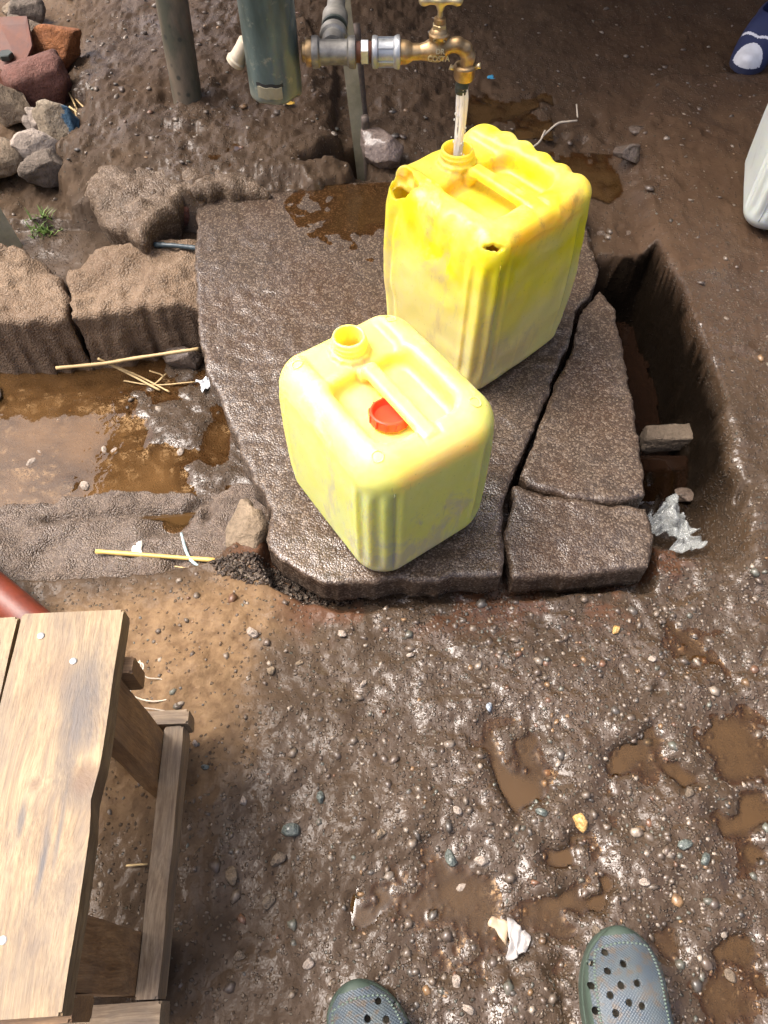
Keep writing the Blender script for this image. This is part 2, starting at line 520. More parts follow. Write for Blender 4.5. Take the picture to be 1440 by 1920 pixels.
def m_sleeve():
    n = NT('sleeve')
    v = n.coord((1, 1, .35))
    c = n.mix(n.ramp(n.noise(v, 14, 5, .65), [(.35, 0), (.62, 1)]), (.022, .036, .032), (.075, .11, .105))
    c = n.mix(n.ramp(n.noise(v, 9, 4), [(.55, 0), (.68, .7)]), c, (.02, .045, .085))
    c = n.mix(n.ramp(n.noise(n.coord(), 60, 5, .7), [(.58, 0), (.7, .6)]), c, (.22, .22, .17))
    z = n.n('SeparateXYZ', {'Vector': n.coord()}).outputs[2]
    c = n.mix(n.ramp(n.math('ADD', n.math('MULTIPLY', z, 9), n.math('MULTIPLY', n.noise(n.coord(), 30, 4), .5)), [(.1, .7), (.5, 0)]), c, (.2, .21, .17))
    n.pbsdf(Base_Color=c, Roughness=.35, Normal=n.bump(n.noise(v, 70, 4), .3, .002))
m_sleeve()
def m_pole():
    n = NT('pole')
    v = n.coord((1, 1, .5))
    c = n.mix(n.ramp(n.noise(v, 16, 5, .6), [(.38, 0), (.6, 1)]), (.05, .05, .032), (.13, .10, .068))
    c = n.mix(n.ramp(n.noise(v, 10, 3), [(.55, 0), (.62, .8)]), c, (.12, .06, .038))
    k = n.ramp(n.voro(n.coord(), 32), [(.14, 1), (.24, 0)])
    c = n.mix(n.math('MULTIPLY', k, .85), c, (.02, .02, .016))
    n.pbsdf(Base_Color=c, Roughness=.6, Normal=n.bump(n.noise(v, 60, 4), .4, .003))
m_pole()

def m_wood(name, a, b, stain=0.0, knots=(), blobs=(), cracks=()):
    n = NT(name)
    v0 = n.coord()
    v = n.coord((1, .09, 1))
    dist = n.n('VectorMath', {0: v, 1: n.n('VectorMath', {0: n.n('TexNoise', {'Vector': n.coord((1, .5, 1)), 'Scale': 7.0, 'Detail': 2.0}).outputs['Color'], 'Scale': .035}, operation='SCALE').outputs[0]}, operation='ADD').outputs[0]
    pos = v0
    warp = dist
    for (kx, ky, kr) in knots:
        sub = n.n('VectorMath', {0: v0, 1: (kx, ky, 0)}, operation='SUBTRACT').outputs[0]
        sub = n.n('VectorMath', {0: sub, 1: (1, .6, .2)}, operation='MULTIPLY').outputs[0]
        L = n.n('VectorMath', {0: sub}, operation='LENGTH').outputs['Value']
        f = n.math('POWER', 2.718, n.math('MULTIPLY', n.math('DIVIDE', L, kr), -1.0))
        warp = n.n('VectorMath', {0: warp, 1: n.n('VectorMath', {0: sub, 'Scale': n.math('MULTIPLY', f, -1.2)}, operation='SCALE').outputs[0]}, operation='ADD').outputs[0]
    g1 = n.noise(warp, 150, 5, .7)
    g2 = n.noise(warp, 520, 3, .6)
    c = n.mix(n.ramp(g1, [(.36, 0), (.62, 1)]), a, b)
    c = n.mix(n.ramp(g2, [(.3, .55), (.55, 0)]), c, n.mix(1.0, c, (.45, .36, .28), 'MULTIPLY'))
    c = n.mix(n.math('MULTIPLY', n.ramp(n.noise(v0, 13, 5, .65), [(.45, 0), (.65, 1)]), .5), c, n.mix(1.0, c, (.55, .45, .36), 'MULTIPLY'))
    if stain:
        sn = n.ramp(n.noise(n.coord((1, .42, 1)), 15, 5, .62, .6), [(.46, 0), (.64, 1)])
        c = n.mix(n.math('MULTIPLY', sn, stain * .8), c, (.10, .088, .08))
        st = n.ramp(n.noise(n.coord((1, .12, 1)), 42, 2, .5), [(.70, 0), (.75, 1)])
        c = n.mix(n.math('MULTIPLY', st, stain * .8), c, (.10, .095, .1))
    for (kx, ky, rx, ry, k_, colr) in blobs:
        sub = n.n('VectorMath', {0: n.n('VectorMath', {0: v0, 1: (kx, ky, 0)}, operation='SUBTRACT').outputs[0], 1: (1 / rx, 1 / ry, 0)}, operation='MULTIPLY').outputs[0]
        L = n.math('ADD', n.n('VectorMath', {0: sub}, operation='LENGTH').outputs['Value'], n.math('MULTIPLY_ADD', n.noise(n.coord((1, .35, 1)), 45, 5, .7), 1.6, -.8))
        c = n.mix(n.math('MULTIPLY', n.ramp(L, [(.25, 1), (1.0, 0)]), k_), c, colr)
    for (kx, ky, kr) in knots:
        sub = n.n('VectorMath', {0: n.n('VectorMath', {0: v0, 1: (kx, ky, 0)}, operation='SUBTRACT').outputs[0], 1: (1, .8, .15)}, operation='MULTIPLY').outputs[0]
        L = n.math('ADD', n.n('VectorMath', {0: sub}, operation='LENGTH').outputs['Value'], n.math('MULTIPLY', n.noise(v0, 60), .008))
        c = n.mix(n.ramp(n.math('DIVIDE', L, kr), [(.5, .75), (.95, 0)]), c, (.16, .085, .035))
    n.pbsdf(Base_Color=c, Roughness=n.math('MULTIPLY_ADD', g1, .3, .42), Normal=n.bump(n.math('ADD', g1, n.math('MULTIPLY', g2, .6)), .45, .0015))
m_wood('wood_seat', (.25, .165, .07), (.46, .345, .18), .5, [(-.005, .004, .013), (.047, .008, .024)], [(.028, .085, .034, .085, .8, (.075, .066, .064)), (.04, .0, .03, .035, .75, (.085, .06, .045)), (.018, -.07, .006, .06, .85, (.06, .06, .068)), (-.012, -.03, .005, .03, .7, (.07, .068, .07)), (-.01, .13, .03, .05, .4, (.16, .09, .05)), (.03, -.05, .004, .05, .7, (.075, .07, .072))])
m_wood('wood_leg', (.24, .125, .045), (.42, .25, .11), .3)
m_wood('wood_rail', (.24, .16, .085), (.42, .31, .185), .5)
m_wood('wood_dark', (.05, .035, .024), (.12, .085, .055), .3)

def m_simple(name, col, rough=.6, **kw):
    n = NT(name)
    v = n.coord()
    n.pbsdf(Base_Color=n.mix(n.noise(v, 60, 4), col, tuple(q * .7 for q in col)), Roughness=rough, Normal=n.bump(n.noise(v, 200, 3), .2, .001), **kw)
m_simple('straw', (.50, .36, .17)); m_simple('reed', (.62, .42, .12), .45)
m_simple('string', (.55, .48, .38)); m_simple('blue_bit', (.05, .3, .5)); m_simple('leaf_yellow', (.55, .34, .06), .4)
m_simple('paper', (.72, .69, .62)); m_simple('hose_blue', (.03, .05, .06), .4); m_simple('leaf_pale', (.4, .3, .2), .4); m_simple('grass', (.12, .2, .035), .5)
m_simple('foam', (.7, .72, .74), .1); m_simple('skyblue_strip', (.38, .5, .52), .4)
m_simple('shoe_blue', (.012, .02, .075), .7); m_simple('shoe_white', (.62, .64, .68), .6); m_simple('shoe_sole', (.02, .025, .06), .6)
m_simple('plaster', (.22, .18, .14), .9); m_simple('roofing', (.2, .19, .18), .5); m_simple('timber', (.12, .08, .05), .8)
m_simple('dark', (.012, .012, .012), .7); m_simple('white_scrap', (.36, .34, .32), .4)
m_simple('footbed', (.2, .17, .12), .7); m_simple('stitch', (.09, .125, .10), .6); m_simple('clog_sole', (.052, .078, .058), .55)
def m_film():
    n = NT('film')
    v = n.coord()
    n.pbsdf(Base_Color=(.34, .36, .35), Roughness=.1, Alpha=.38, Normal=n.bump(n.noise(v, 60, 4, .6, .6), .8, .006))
m_film()
def m_clog():
    n = NT('clog')
    v = n.coord()
    c = n.mix(n.ramp(n.noise(v, 28, 4), [(.4, 0), (.65, 1)]), (.06, .08, .098), (.085, .105, .11))
    sx = n.n('SeparateXYZ', {'Vector': v})
    tex = n.math('MULTIPLY', n.math('SINE', n.math('MULTIPLY', sx.outputs[0], 1500)), n.math('SINE', n.math('MULTIPLY', sx.outputs[1], 1500)))
    c = n.mix(n.ramp(n.noise(v, 90, 4), [(.5, 0), (.66, .75)]), c, (.10, .075, .05))
    n.pbsdf(Base_Color=c, Roughness=.5, Normal=n.bump(tex, .35, .0012))
m_clog()
def m_stream():
    n = NT('stream')
    v = n.coord((1, 1, .07))
    k = n.ramp(n.noise(v, 300, 3, .6, .4), [(.26, 0), (.42, 1)])
    gl = n.n('BsdfPrincipled', {'Base Color': (.86, .84, .78), 'Roughness': .08, 'Transmission Weight': .9, 'IOR': 1.33, 'Normal': n.bump(n.noise(v, 180, 3), .6, .004)})
    df = n.n('BsdfPrincipled', {'Base Color': (.80, .80, .77), 'Roughness': .2, 'Subsurface Weight': .3, 'Subsurface Radius': (.01, .01, .01), 'Normal': n.bump(n.noise(v, 180, 3), .6, .004)})
    ms = n.n('MixShader', {0: k, 1: gl.outputs[0], 2: df.outputs[0]})
    n.t.links.new(ms.outputs[0], n.out.inputs[0])
m_stream()

# ------------------------------------------------------------------ terrain
SLAB_Z = .05
SLAB = PP([(372,365),(550,350),(735,337),(900,325),(1070,335),(1098,395),(1104,455),(1122,505),(1118,536),(1078,585),(1066,645),(1032,722),(996,815),(964,893),(940,950),(944,1020),(940,1076),(800,1086),(612,1096),(560,1070),(522,1052),(498,1010),(507,955),(470,880),(432,792),(390,700),(370,600),(366,480)], SLAB_Z)
FRAG_A = PP([(1127,545),(1150,580),(1164,640),(1180,740),(1194,840),(1208,925),(1150,938),(1060,925),(988,908),(980,892),(1008,820),(1046,722),(1080,650),(1090,592)], SLAB_Z)
FRAG_B = PP([(966,918),(1050,936),(1140,950),(1210,955),(1224,1000),(1216,1058),(1100,1068),(964,1076),(954,1000)], SLAB_Z)
ALL_SLAB = PP([(372,365),(735,337),(1070,335),(1122,505),(1164,640),(1194,840),(1224,1000),(1216,1058),(940,1076),(612,1096),(522,1052),(498,1010),(507,955),(432,792),(390,700),(366,480)], SLAB_Z)
LEFT_CHAN = np.array([(-6, .80), (-.5, .80), (-.3, .83), (-.22, .86), (.6, .90), (.62, 1.36), (-.42, 1.36), (-.95, 1.33), (-6, 1.3)])
PIT = PP([(1040,462),(1105,468),(1190,472),(1232,455),(1275,545),(1318,660),(1352,780),(1380,890),(1402,985),(1414,1045),(1330,1050),(1225,1010),(1200,950),(1150,900),(1000,880)], .03)
DEEP = PP([(1000,466),(1105,470),(1194,474),(1236,486),(1274,580),(1308,690),(1326,798),(1200,808),(1000,796)], .02)
RBANK = np.vstack([PP([(1188,285),(1225,400),(1272,520),(1318,650),(1354,770),(1384,885),(1406,985),(1424,1060)], .04), [(.9, .5), (6, .4), (6, 2.6), (.8, 2.2)]])
PLATEAU = PP([(128,300),(140,345),(168,385),(205,412),(262,440),(312,400),(372,362),(600,345),(655,300),(628,200),(605,110),(560,20),(300,-60),(130,60),(165,180)], .08)
SOILHOLE = PP([(575,350),(668,292),(688,300),(690,345)], 0)
NEARKERB = np.vstack([[(-2.2, .60), (-2.2, .955)], PP([(0,945),(80,930),(175,917),(330,912),(372,928),(400,912),(440,900),(480,900),(505,950),(500,1015),(450,1045),(405,1082),(300,1105),(180,1112),(80,1116),(0,1118)], -.06)])
BASIN = [(905,1690,125,115,.017),(1395,1400,90,95,.016),(1325,1215,70,70,.012),(1010,1460,95,55,.013),(1150,1530,110,60,.012),(1400,1640,90,80,.012),(1060,1620,70,50,.010),(1370,1870,90,70,.013),(1190,1450,80,50,.011),(1270,1720,70,50,.009),(1010,1720,60,60,.010),
         (1085,325,110,45,.02),(900,225,110,40,.018),(440,275,55,40,.016),(1080,470,60,25,.01),(330,260,20,15,.012)]
BAS = []
for u, v, ru, rv, d in BASIN:
    c0, c1, c2 = P(u, v, 0), P(u + ru, v, 0), P(u, v - rv, 0)
    BAS.append((c0.x, c0.y, abs(c1.x - c0.x), abs(c2.y - c0.y), d))
DRY = PP([(150,1110),(300,1108),(440,1092),(500,1110),(520,1180),(470,1290),(450,1420),(400,1530),(250,1620),(0,1650),(-200,1500),(-200,1150)], 0)
def ground_h(x, y, detail=True):
    x, y = np.asarray(x, float), np.asarray(y, float)
    far = np.hypot(x, y - 1)
    z = (.004 + .011 * sst(.7, 1.4, y)) * fbm(x, y, .42, 2, 1) + .0045 * fbm(x, y, .11, 2, 5) + .002
    z = z * (1 + sst(3, 12, far) * 3)
    sl = sdpoly(ALL_SLAB, x, y)
    rough = 1 + 1.3 * sst(1.35, 1.6, y) * (1 - sst(.1, .5, x))
    if detail:
        z = z + .003 * rough * fbm(x, y, .034, 2, 9) + .0016 * rough * np.abs(n2(x, y, .0125, 21)) + .0009 * rough * n2(x, y, .007, 23)
    z = z + .03 * sst(1.5, 1.9, y)
    z = z - .012 * sst(-.05, .35, x) * sst(.7, .4, y) * (y > -1) * 0
    xr, yr = x * .83 + y * .56, y * .83 - x * .56
    wob = 1 + .8 * n2(xr, yr, .055, 33) + .5 * n2(yr * .9 + xr * .3, xr * .9 - yr * .3, .023, 35)
    for bx, by, rx, ry, d in BAS:
        z = z - d * np.exp(-np.maximum((((x - bx) / rx) ** 2 + ((y - by) / ry) ** 2) * np.maximum(wob, .25), 0) ** 1.3)
    dr = sdpoly(DRY, x, y)
    z = z + .012 * sst(.03, -.12, dr) * (.6 + .8 * n2(x, y, .06, 31))
    pl = sdpoly(PLATEAU, x, y) + .035 * n2(x, y, .13, 40) + .016 * n2(x, y, .05, 41) + .008 * n2(x, y, .02, 43)
    z = z + .066 * (sst(.02, -.004, pl) * .7 + .3 * sst(.0, -.05, pl)) * (1 - .5 * sst(2.0, 2.5, y))
    sh = sdpoly(SOILHOLE, x, y) + .006 * n2(x, y, .03, 44)
    z = z - .1 * sst(.012, -.012, sh)
    rb = sdpoly(RBANK, x, y) + .006 * n2(x, y, .06, 51) + .003 * n2(x, y, .015, 52)
    z = z + .04 * sst(.05, -.01, rb) * sst(.42, .7, y)
    # trench along the slab's near and left rim, bed under the slab
    z = np.where(y < 1.6, z - .05 * sst(.03, .004, sl + .008 * n2(x, y, .04, 61)), z)
    z = np.where(sl < -.02, np.minimum(z, -.045), z)
    # drain
    pit = sdpoly(PIT, x, y) + .004 * n2(x, y, .03, 71)
    dp = sdpoly(DEEP, x, y) + .004 * n2(x, y, .03, 72)
    lc = sdpoly(LEFT_CHAN, x, y) + .004 * n2(x, y, .05, 73)
    rough2 = .010 * fbm(x, y, .06, 3, 75)
    al = (x * .33 + y * .94); ac = (x * .94 - y * .33)
    lay = .010 * n2(al * .25, ac, .012, 74) + .012 * n2(al * .4, ac, .03, 76)
    trough = -.115 + .075 * sst(.80, .66, y) + rough2 * .7 + lay * .5
    z = z + (trough - z) * np.where(y > .98, sst(.003, -.014, pit + .004 * n2(x, y, .035, 80)), sst(.004, -.016 - .03 * sst(.98, .85, y), pit + lay * .6))
    z = z + (-.215 + rough2 * .6 - z) * sst(.006, -.008, dp + .004 * n2(x, y, .04, 78))
    bed = -.168 + .010 * fbm(x, y, .2, 2, 77) + rough2 * .7 + .018 * sst(-.62, -.38, x)
    z = z + (bed - z) * sst(.008, -.012, lc) * (x < .45)
    nk = sdpoly(NEARKERB, x, y)
    z = np.where(nk < 0, np.minimum(z, -.045 + 0 * z - .08 * sst(.0, -.03, nk)), z)
    kb = (y > 1.33) & (y < 1.62) & (x < -.40)
    z = np.where(kb & (sdpoly(LEFT_CHAN, x, y) > 0), np.minimum(z, -.012 + .006 * fbm(x, y, .05, 2, 79)), z)
    return z

def stretch(a, b, lo, hi, step, far, grow=1.22):
    c = list(np.arange(a, b + step, step))
    s = step
    while c[-1] < hi: s *= grow; c.append(c[-1] + s)
    s = step; pre = []
    p = a
    while p > lo: s *= grow; p -= s; pre.append(p)
    return np.array(pre[::-1] + c)
gx = stretch(-1.0, 1.05, -60, 60, .0042, 0)
ya = list(np.arange(-.06, .72, .0038)); st = .0038
while ya[-1] < 2.75: ya.append(ya[-1] + max(.0038, .0062 * (ya[-1] - .1)) * .75)
st = .012
while ya[-1] < 90: st *= 1.22; ya.append(ya[-1] + st)
pre = []; q = -.06; st = .0038
while q > -40: st *= 1.25; q -= st; pre.append(q)
gy = np.array(pre[::-1] + ya)
X, Y = np.meshgrid(gx, gy, indexing='ij')
Z = ground_h(X, Y)
nx, ny = X.shape
I = np.arange(nx * ny).reshape(nx, ny)
F = np.stack([I[:-1, :-1], I[1:, :-1], I[1:, 1:], I[:-1, 1:]], -1).reshape(-1, 4)
xf, yf = X.ravel(), Y.ravel()
dryd = sdpoly(DRY, xf, yf) + .05 * fbm(xf, yf, .15, 3, 81)
a_dry = sst(.05, -.07, dryd) * .95
a_dry = np.maximum(a_dry, .3 * sst(-.75, -1.1, xf) * sst(1.3, 1.6, yf))
slf = sdpoly(ALL_SLAB, xf, yf)
a_red = .85 * sst(.09, .02, np.abs(slf - .02)) * (yf < .75) * sst(-.3, .0, fbm(xf, yf, .09, 3, 83) + .1)
a_red = np.maximum(a_red, .22 * sst(.35, .7, xf) * sst(.9, 1.3, yf))
a_red = np.maximum(a_red, .1 * sst(1.6, 2.2, yf))
a_wet = np.clip(.25 + .75 * sst(-.22, .12, xf + .1 * fbm(xf, yf, .2, 2, 85)), 0, 1)
a_wet = np.where(yf > 1.4, .30 + .35 * fbm(xf, yf, .18, 2, 87), a_wet)
a_wet = np.maximum(a_wet, sst(.02, -.02, np.minimum(sdpoly(PIT, xf, yf), sdpoly(LEFT_CHAN, xf, yf))))
a_wet = np.clip(a_wet * (1 - .9 * a_dry), 0, 1)
zf = Z.ravel()
a_pit_shade = sst(.042, .012, zf) * sst(.012, .002, np.minimum(sdpoly(PIT, xf, yf), sdpoly(DEEP, xf, yf))) * sst(.74, .9, yf) * (xf > .38)  # pit walls and floor painted near-black, standing in for shade in the slot
ground = mesh_np('ground', np.c_[xf, yf, Z.ravel()], F, 'ground', attrs={'dry': a_dry, 'red': a_red, 'wet': a_wet, 'pit_shade': a_pit_shade})
tag(ground, None, None, kind='structure')

# ---- slabs of cast concrete: outline triangulated with a fine interior, rim rounded, sides cast down
def cdt_slab(name, poly, top, thick, mat, step=.007, jag=.004, rnd=.008, hf=None, parent=None, seed=0, under=.0, rings=4, relief=.0014):
    poly = np.asarray(poly)
    pts = []
    n = len(poly)
    for i in range(n):
        a, b = poly[i], poly[(i + 1) % n]
        k = max(1, int(np.hypot(*(b - a)) / (step * .8)))
        for t in range(k): pts.append(a + (b - a) * t / k)
    pts = np.array(pts)
    tn = np.roll(pts, -1, 0) - np.roll(pts, 1, 0)
    tn /= np.linalg.norm(tn, axis=1, keepdims=True) + 1e-9
    nr = np.c_[tn[:, 1], -tn[:, 0]]
    pts = pts + nr * (jag * (n2(pts[:, 0], pts[:, 1], .035, seed + 91) + .6 * n2(pts[:, 0], pts[:, 1], .013, seed + 92)))[:, None]
    lo, hi = pts.min(0), pts.max(0)
    g = np.stack(np.meshgrid(np.arange(lo[0], hi[0], step), np.arange(lo[1], hi[1], step), indexing='ij'), -1).reshape(-1, 2)
    g = g + rng.uniform(-.3, .3, g.shape) * step
    g = g[sdpoly(pts, g[:, 0], g[:, 1]) < -step * .6]
    allp = [Vector(p) for p in np.vstack([pts, g])]
    m = len(pts)
    vs, es, fs, *_ = delaunay_2d_cdt(allp, [(i, (i + 1) % m) for i in range(m)], [], 1, 1e-6)
    xy = np.array([tuple(v) for v in vs])
    sd = sdpoly(pts, xy[:, 0], xy[:, 1])
    zz = top + (hf(xy[:, 0], xy[:, 1]) if hf else 0) + relief * fbm(xy[:, 0], xy[:, 1], .02, 2, seed + 3) 
    e = np.clip(1 + sd / rnd, 0, 1)
    zz = zz - rnd * (1 - np.sqrt(np.maximum(0, 1 - e * e)))
    bm = bmesh.new()
    bv = [bm.verts.new((p[0], p[1], z)) for p, z in zip(xy, zz)]
    for f in fs:
        try: bm.faces.new([bv[i] for i in f])
        except ValueError: pass
    bm.normal_update()
    for f in bm.faces:
        if f.normal.z < 0: f.normal_flip()
    for v in [v for v in bm.verts if not v.link_faces]: bm.verts.remove(v)
    cen = poly.mean(0)
    edges = [e for e in bm.edges if len(e.link_faces) == 1]
    for r in range(rings):
        ret = bmesh.ops.extrude_edge_only(bm, edges=edges)
        nv = [q for q in ret['geom'] if isinstance(q, bmesh.types.BMVert)]
        edges = [q for q in ret['geom'] if isinstance(q, bmesh.types.BMEdge)]
        for v in nv:
            d = Vector((v.co.x - cen[0], v.co.y - cen[1], 0)).normalized()
            k = float(n3(np.array(v.co), .02, seed + r))
            v.co += d * ((.0036 if rings > 20 else .0018) * k - under / rings)
            v.co.z -= thick / rings
    bmesh.ops.contextual_create(bm, geom=edges)
    me = bpy.data.meshes.new(name)
    bm.to_mesh(me); bm.free()
    me.polygons.foreach_set('use_smooth', np.ones(len(me.polygons), bool))
    me.materials.append(M[mat])
    o = bpy.data.objects.new(name, me)
    COL.objects.link(o)
    if parent: o.parent = parent
    return o
def slab_h(x, y):
    d0, d1 = P(655, 400, SLAB_Z), P(1075, 600, SLAB_Z)
    b = -.0022 * np.exp(-(((x - d0.x) / .10) ** 2 + ((y - d0.y) / .075) ** 2) ** 2)
    b = b - .0018 * np.exp(-(((x - P(450, 395, .05).x) / .03) ** 2 + ((y - P(450, 395, .05).y) / .05) ** 2))
    return b + .0022 * fbm(x, y, .13, 2, 95)
def grow(poly, k):
    t = np.roll(poly, -1, 0) - np.roll(poly, 1, 0)
    nr = np.c_[t[:, 1], -t[:, 0]] / np.linalg.norm(t, axis=1, keepdims=True)
    if (sdpoly(poly, poly[:, 0] + nr[:, 0] * 1e-4, poly[:, 1] + nr[:, 1] * 1e-4) < 0).mean() > .5: nr = -nr
    return poly + nr * k
slab = cdt_slab('concrete_slab', SLAB, SLAB_Z, .06, 'slab', .0058, .0035, .0028, slab_h, seed=1, rings=7)
tag(slab, 'large wet concrete slab carrying both yellow jerrycans', 'slab', 'pieces of the broken drain cover', 'thing')
fa = cdt_slab('concrete_slab', grow(FRAG_A, .0045), SLAB_Z - .004, .06, 'slab', .0058, .0035, .0028, lambda x, y: .0015 * fbm(x, y, .1, 2, 96) - .02 * (x - .5), seed=2)
tag(fa, 'long three-cornered concrete fragment beside the open black drain', 'slab', 'pieces of the broken drain cover', 'thing')
fb = cdt_slab('concrete_slab', grow(FRAG_B, .0045), SLAB_Z - .006, .06, 'slab', .0058, .0035, .0032, lambda x, y: .0015 * fbm(x, y, .1, 2, 97) + .06 * (y - .64), seed=3)
tag(fb, 'small four-sided concrete fragment next to the crumpled plastic bag', 'slab', 'pieces of the broken drain cover', 'thing')

def kh(x, y):
    c = P(105, 500, .03)
    return .012 * fbm(x, y, .12, 4, 98) - .008 * np.abs(n2(x, y, .05, 99)) - .03 * np.exp(-(((x - c.x) / .09) ** 2 + ((y - c.y - .03) / .05) ** 2)) - .02 * sst(1.44, 1.36, y)
k1 = cdt_slab('drain_kerb', np.vstack([[(-2.6, 1.62), (-2.6, 1.33)], PP([(0,592),(60,588),(116,582),(122,545),(112,508),(80,480),(30,462),(-60,458)], .03)]), .035, .215, 'kerb', .008, .004, .008, kh, seed=4, rings=26, relief=.005)
tag(k1, 'rough concrete drain kerb left of the crack, at the photo edge', 'kerb', 'kerb blocks along the far side of the drain', 'thing')
k2 = cdt_slab('drain_kerb', PP([(118,510),(135,488),(165,466),(250,455),(372,440),(380,500),(376,560),(260,566),(150,580),(126,584),(128,545)], .03), .035, .215, 'kerb', .008, .004, .008, kh, seed=5, rings=26, relief=.005)
tag(k2, 'brown concrete drain kerb between the crack and the wet slab', 'kerb', 'kerb blocks along the far side of the drain', 'thing')

POOL_A, POOL_B, POOL_C = P(325, 985, -.06), P(100, 1050, -.06), P(385, 1010, -.06)
GROOVE = [P(90, 975, -.06), P(200, 965, -.06), P(300, 960, -.06), P(345, 965, -.06), P(378, 930, -.06)]
def nk_h(x, y):
    z = .012 * fbm(x, y, .1, 3, 101)
    g = np.full(np.shape(x), 9.0)
    for a, b in zip(GROOVE[:-1], GROOVE[1:]):
        ex, ey = b.x - a.x, b.y - a.y
        t = np.clip(((x - a.x) * ex + (y - a.y) * ey) / (ex * ex + ey * ey), 0, 1)
        g = np.minimum(g, np.hypot(x - a.x - t * ex, y - a.y - t * ey))
    z = z - .02 * sst(.016, .004, g + .004 * n2(x, y, .02, 103))
    for c, rx, ry, d in ((POOL_A, .045, .03, .02), (POOL_B, .045, .025, .02)):
        z = z - d * np.exp(-(((x - c.x) / rx) ** 2 + ((y - c.y) / ry) ** 2) ** 1.5)
    z = z + .045 * sst(.86, .68, y) - .06 * sst(.93, 1.0, y) * (x > -.36) * 0
    c = P(390, 950, -.06)
    return z - .03 * np.exp(-(((x - c.x) / .012) ** 2 + ((y - c.y) / .04) ** 2))
k3 = cdt_slab('drain_kerb', NEARKERB, -.062, .13, 'low_kerb', .007, .006, .010, nk_h, seed=6, rings=10, relief=.004)
tag(k3, 'low lumpy concrete kerb between the muddy pool and the stool, carrying a yellow reed', 'kerb', None, 'thing')

# ---- water
def water_patch(name, poly, level, hf, mat, step=.0045, caps=None, label=None, men=.0022):
    poly = np.asarray(poly)
    lo, hi = poly.min(0), poly.max(0)
    ax, ay = np.arange(lo[0], hi[0], step), np.arange(lo[1], hi[1], step)
    x, y = np.meshgrid(ax, ay, indexing='ij')
    h = hf(x, y)
    if caps is not None:
        for (px, py, pz, r) in caps:
            i0, i1 = int((px - r - lo[0]) / step), int((px + r - lo[0]) / step) + 2
            j0, j1 = int((py - r - lo[1]) / step), int((py + r - lo[1]) / step) + 2
            if i1 < 1 or j1 < 1 or i0 >= len(ax) or j0 >= len(ay): continue
            s = (slice(max(i0, 0), i1), slice(max(j0, 0), j1))
            d = 1 - ((x[s] - px) ** 2 + (y[s] - py) ** 2) / (r * r)
            h[s] = np.maximum(h[s], np.where(d > 0, pz + r * .6 * np.sqrt(np.maximum(d, 0)), -9))
    dep = level - h
    sd = sdpoly(poly, x, y)
    ok = (dep > -.0028) & (sd < 0)
    z = level + men * np.exp(-np.maximum(dep, -.001) / .0022) - .004 * sst(-.012, 0, sd)
    id_ = np.full(x.shape, -1)
    id_[ok] = np.arange(ok.sum())
    q = np.stack([id_[:-1, :-1], id_[1:, :-1], id_[1:, 1:], id_[:-1, 1:]], -1).reshape(-1, 4)
    q = q[(q >= 0).all(1)]
    if not len(q): print('NO WATER', name); return
    u, inv = np.unique(q, return_inverse=True)
    V = np.c_[x[ok], y[ok], z[ok]][u]
    return tag(mesh_np(name, V, inv.reshape(q.shape), mat, attrs={'depth': dep[ok][u]}), None, None, kind='structure')

# ---- gravel
def ico():
    bm = bmesh.new()
    bmesh.ops.create_icosphere(bm, subdivisions=2, radius=1)
    bm.verts.ensure_lookup_table()
    V = np.array([v.co[:] for v in bm.verts]); F = np.array([[v.index for v in f.verts] for f in bm.faces])
    bm.free()
    return V, F
IV, IF = ico()
bm_ = bmesh.new(); bmesh.ops.create_icosphere(bm_, subdivisions=1, radius=1); bm_.verts.ensure_lookup_table()
IV1 = np.array([v.co[:] for v in bm_.verts]); IF1 = np.array([[v.index for v in f.verts] for f in bm_.faces]); bm_.free()
PCOL = np.array([(.08, .058, .042), (.11, .085, .062), (.15, .12, .09), (.07, .062, .052), (.10, .105, .085), (.26, .22, .175), (.2, .12, .055), (.13, .065, .035)])
PW = np.array([.24, .2, .18, .12, .08, .1, .04, .04])
def pebble_shape(base, r, rs):
    sc = np.array([1, rs.uniform(.5, .95), rs.uniform(.34, .62)]) * r * 1.15
    v = base.copy()
    for _ in range(7):
        nn = rs.normal(size=3); nn /= np.linalg.norm(nn)
        t = v @ nn
        lim = rs.uniform(.5, .85)
        v = v - np.where(t > lim, t - lim, 0)[:, None] * nn
    v = v * (1 + .15 * n3(v * 1.1 + rs.uniform(0, 40, 3), 1.0))[:, None]
    a = rs.uniform(0, 6.28)
    v = v * sc
    c, s = math.cos(a), math.sin(a)
    return np.c_[v[:, 0] * c - v[:, 1] * s, v[:, 0] * s + v[:, 1] * c, v[:, 2]]
PROTO = []
_rs = np.random.default_rng(3)
for i in range(40): PROTO.append(pebble_shape(IV1 if i % 2 else IV1, 1.0, _rs))
def scatter(name, xs, ys, rs, bury, hf, label):
    zs = hf(xs, ys)
    V, F, C, W = [], [], [], []
    k = len(IV1)
    ci = rng.choice(len(PCOL), len(xs), p=PW)
    for i in range(len(xs)):
        V.append(PROTO[rng.integers(40)] * rs[i] + (xs[i], ys[i], zs[i] + rs[i] * bury[i]))
        F.append(IF1 + i * k)
        C.append(np.repeat(PCOL[ci[i]][None] * rng.uniform(.75, 1.25), k, 0))
        W.append(np.full(k, .3 + .7 * float(sst(-.25, .1, xs[i]))))
    o = mesh_np(name, np.concatenate(V), np.concatenate(F), 'pebble', attrs={'col': np.concatenate(C), 'wet': np.concatenate(W)})
    tag(o, label, None, kind='stuff')
    return list(zip(xs, ys, zs + rs * bury - rs * .1, rs))
N = 11000
xs, ys = rng.uniform(-.45, .75, N), rng.uniform(-.08, .66, N)
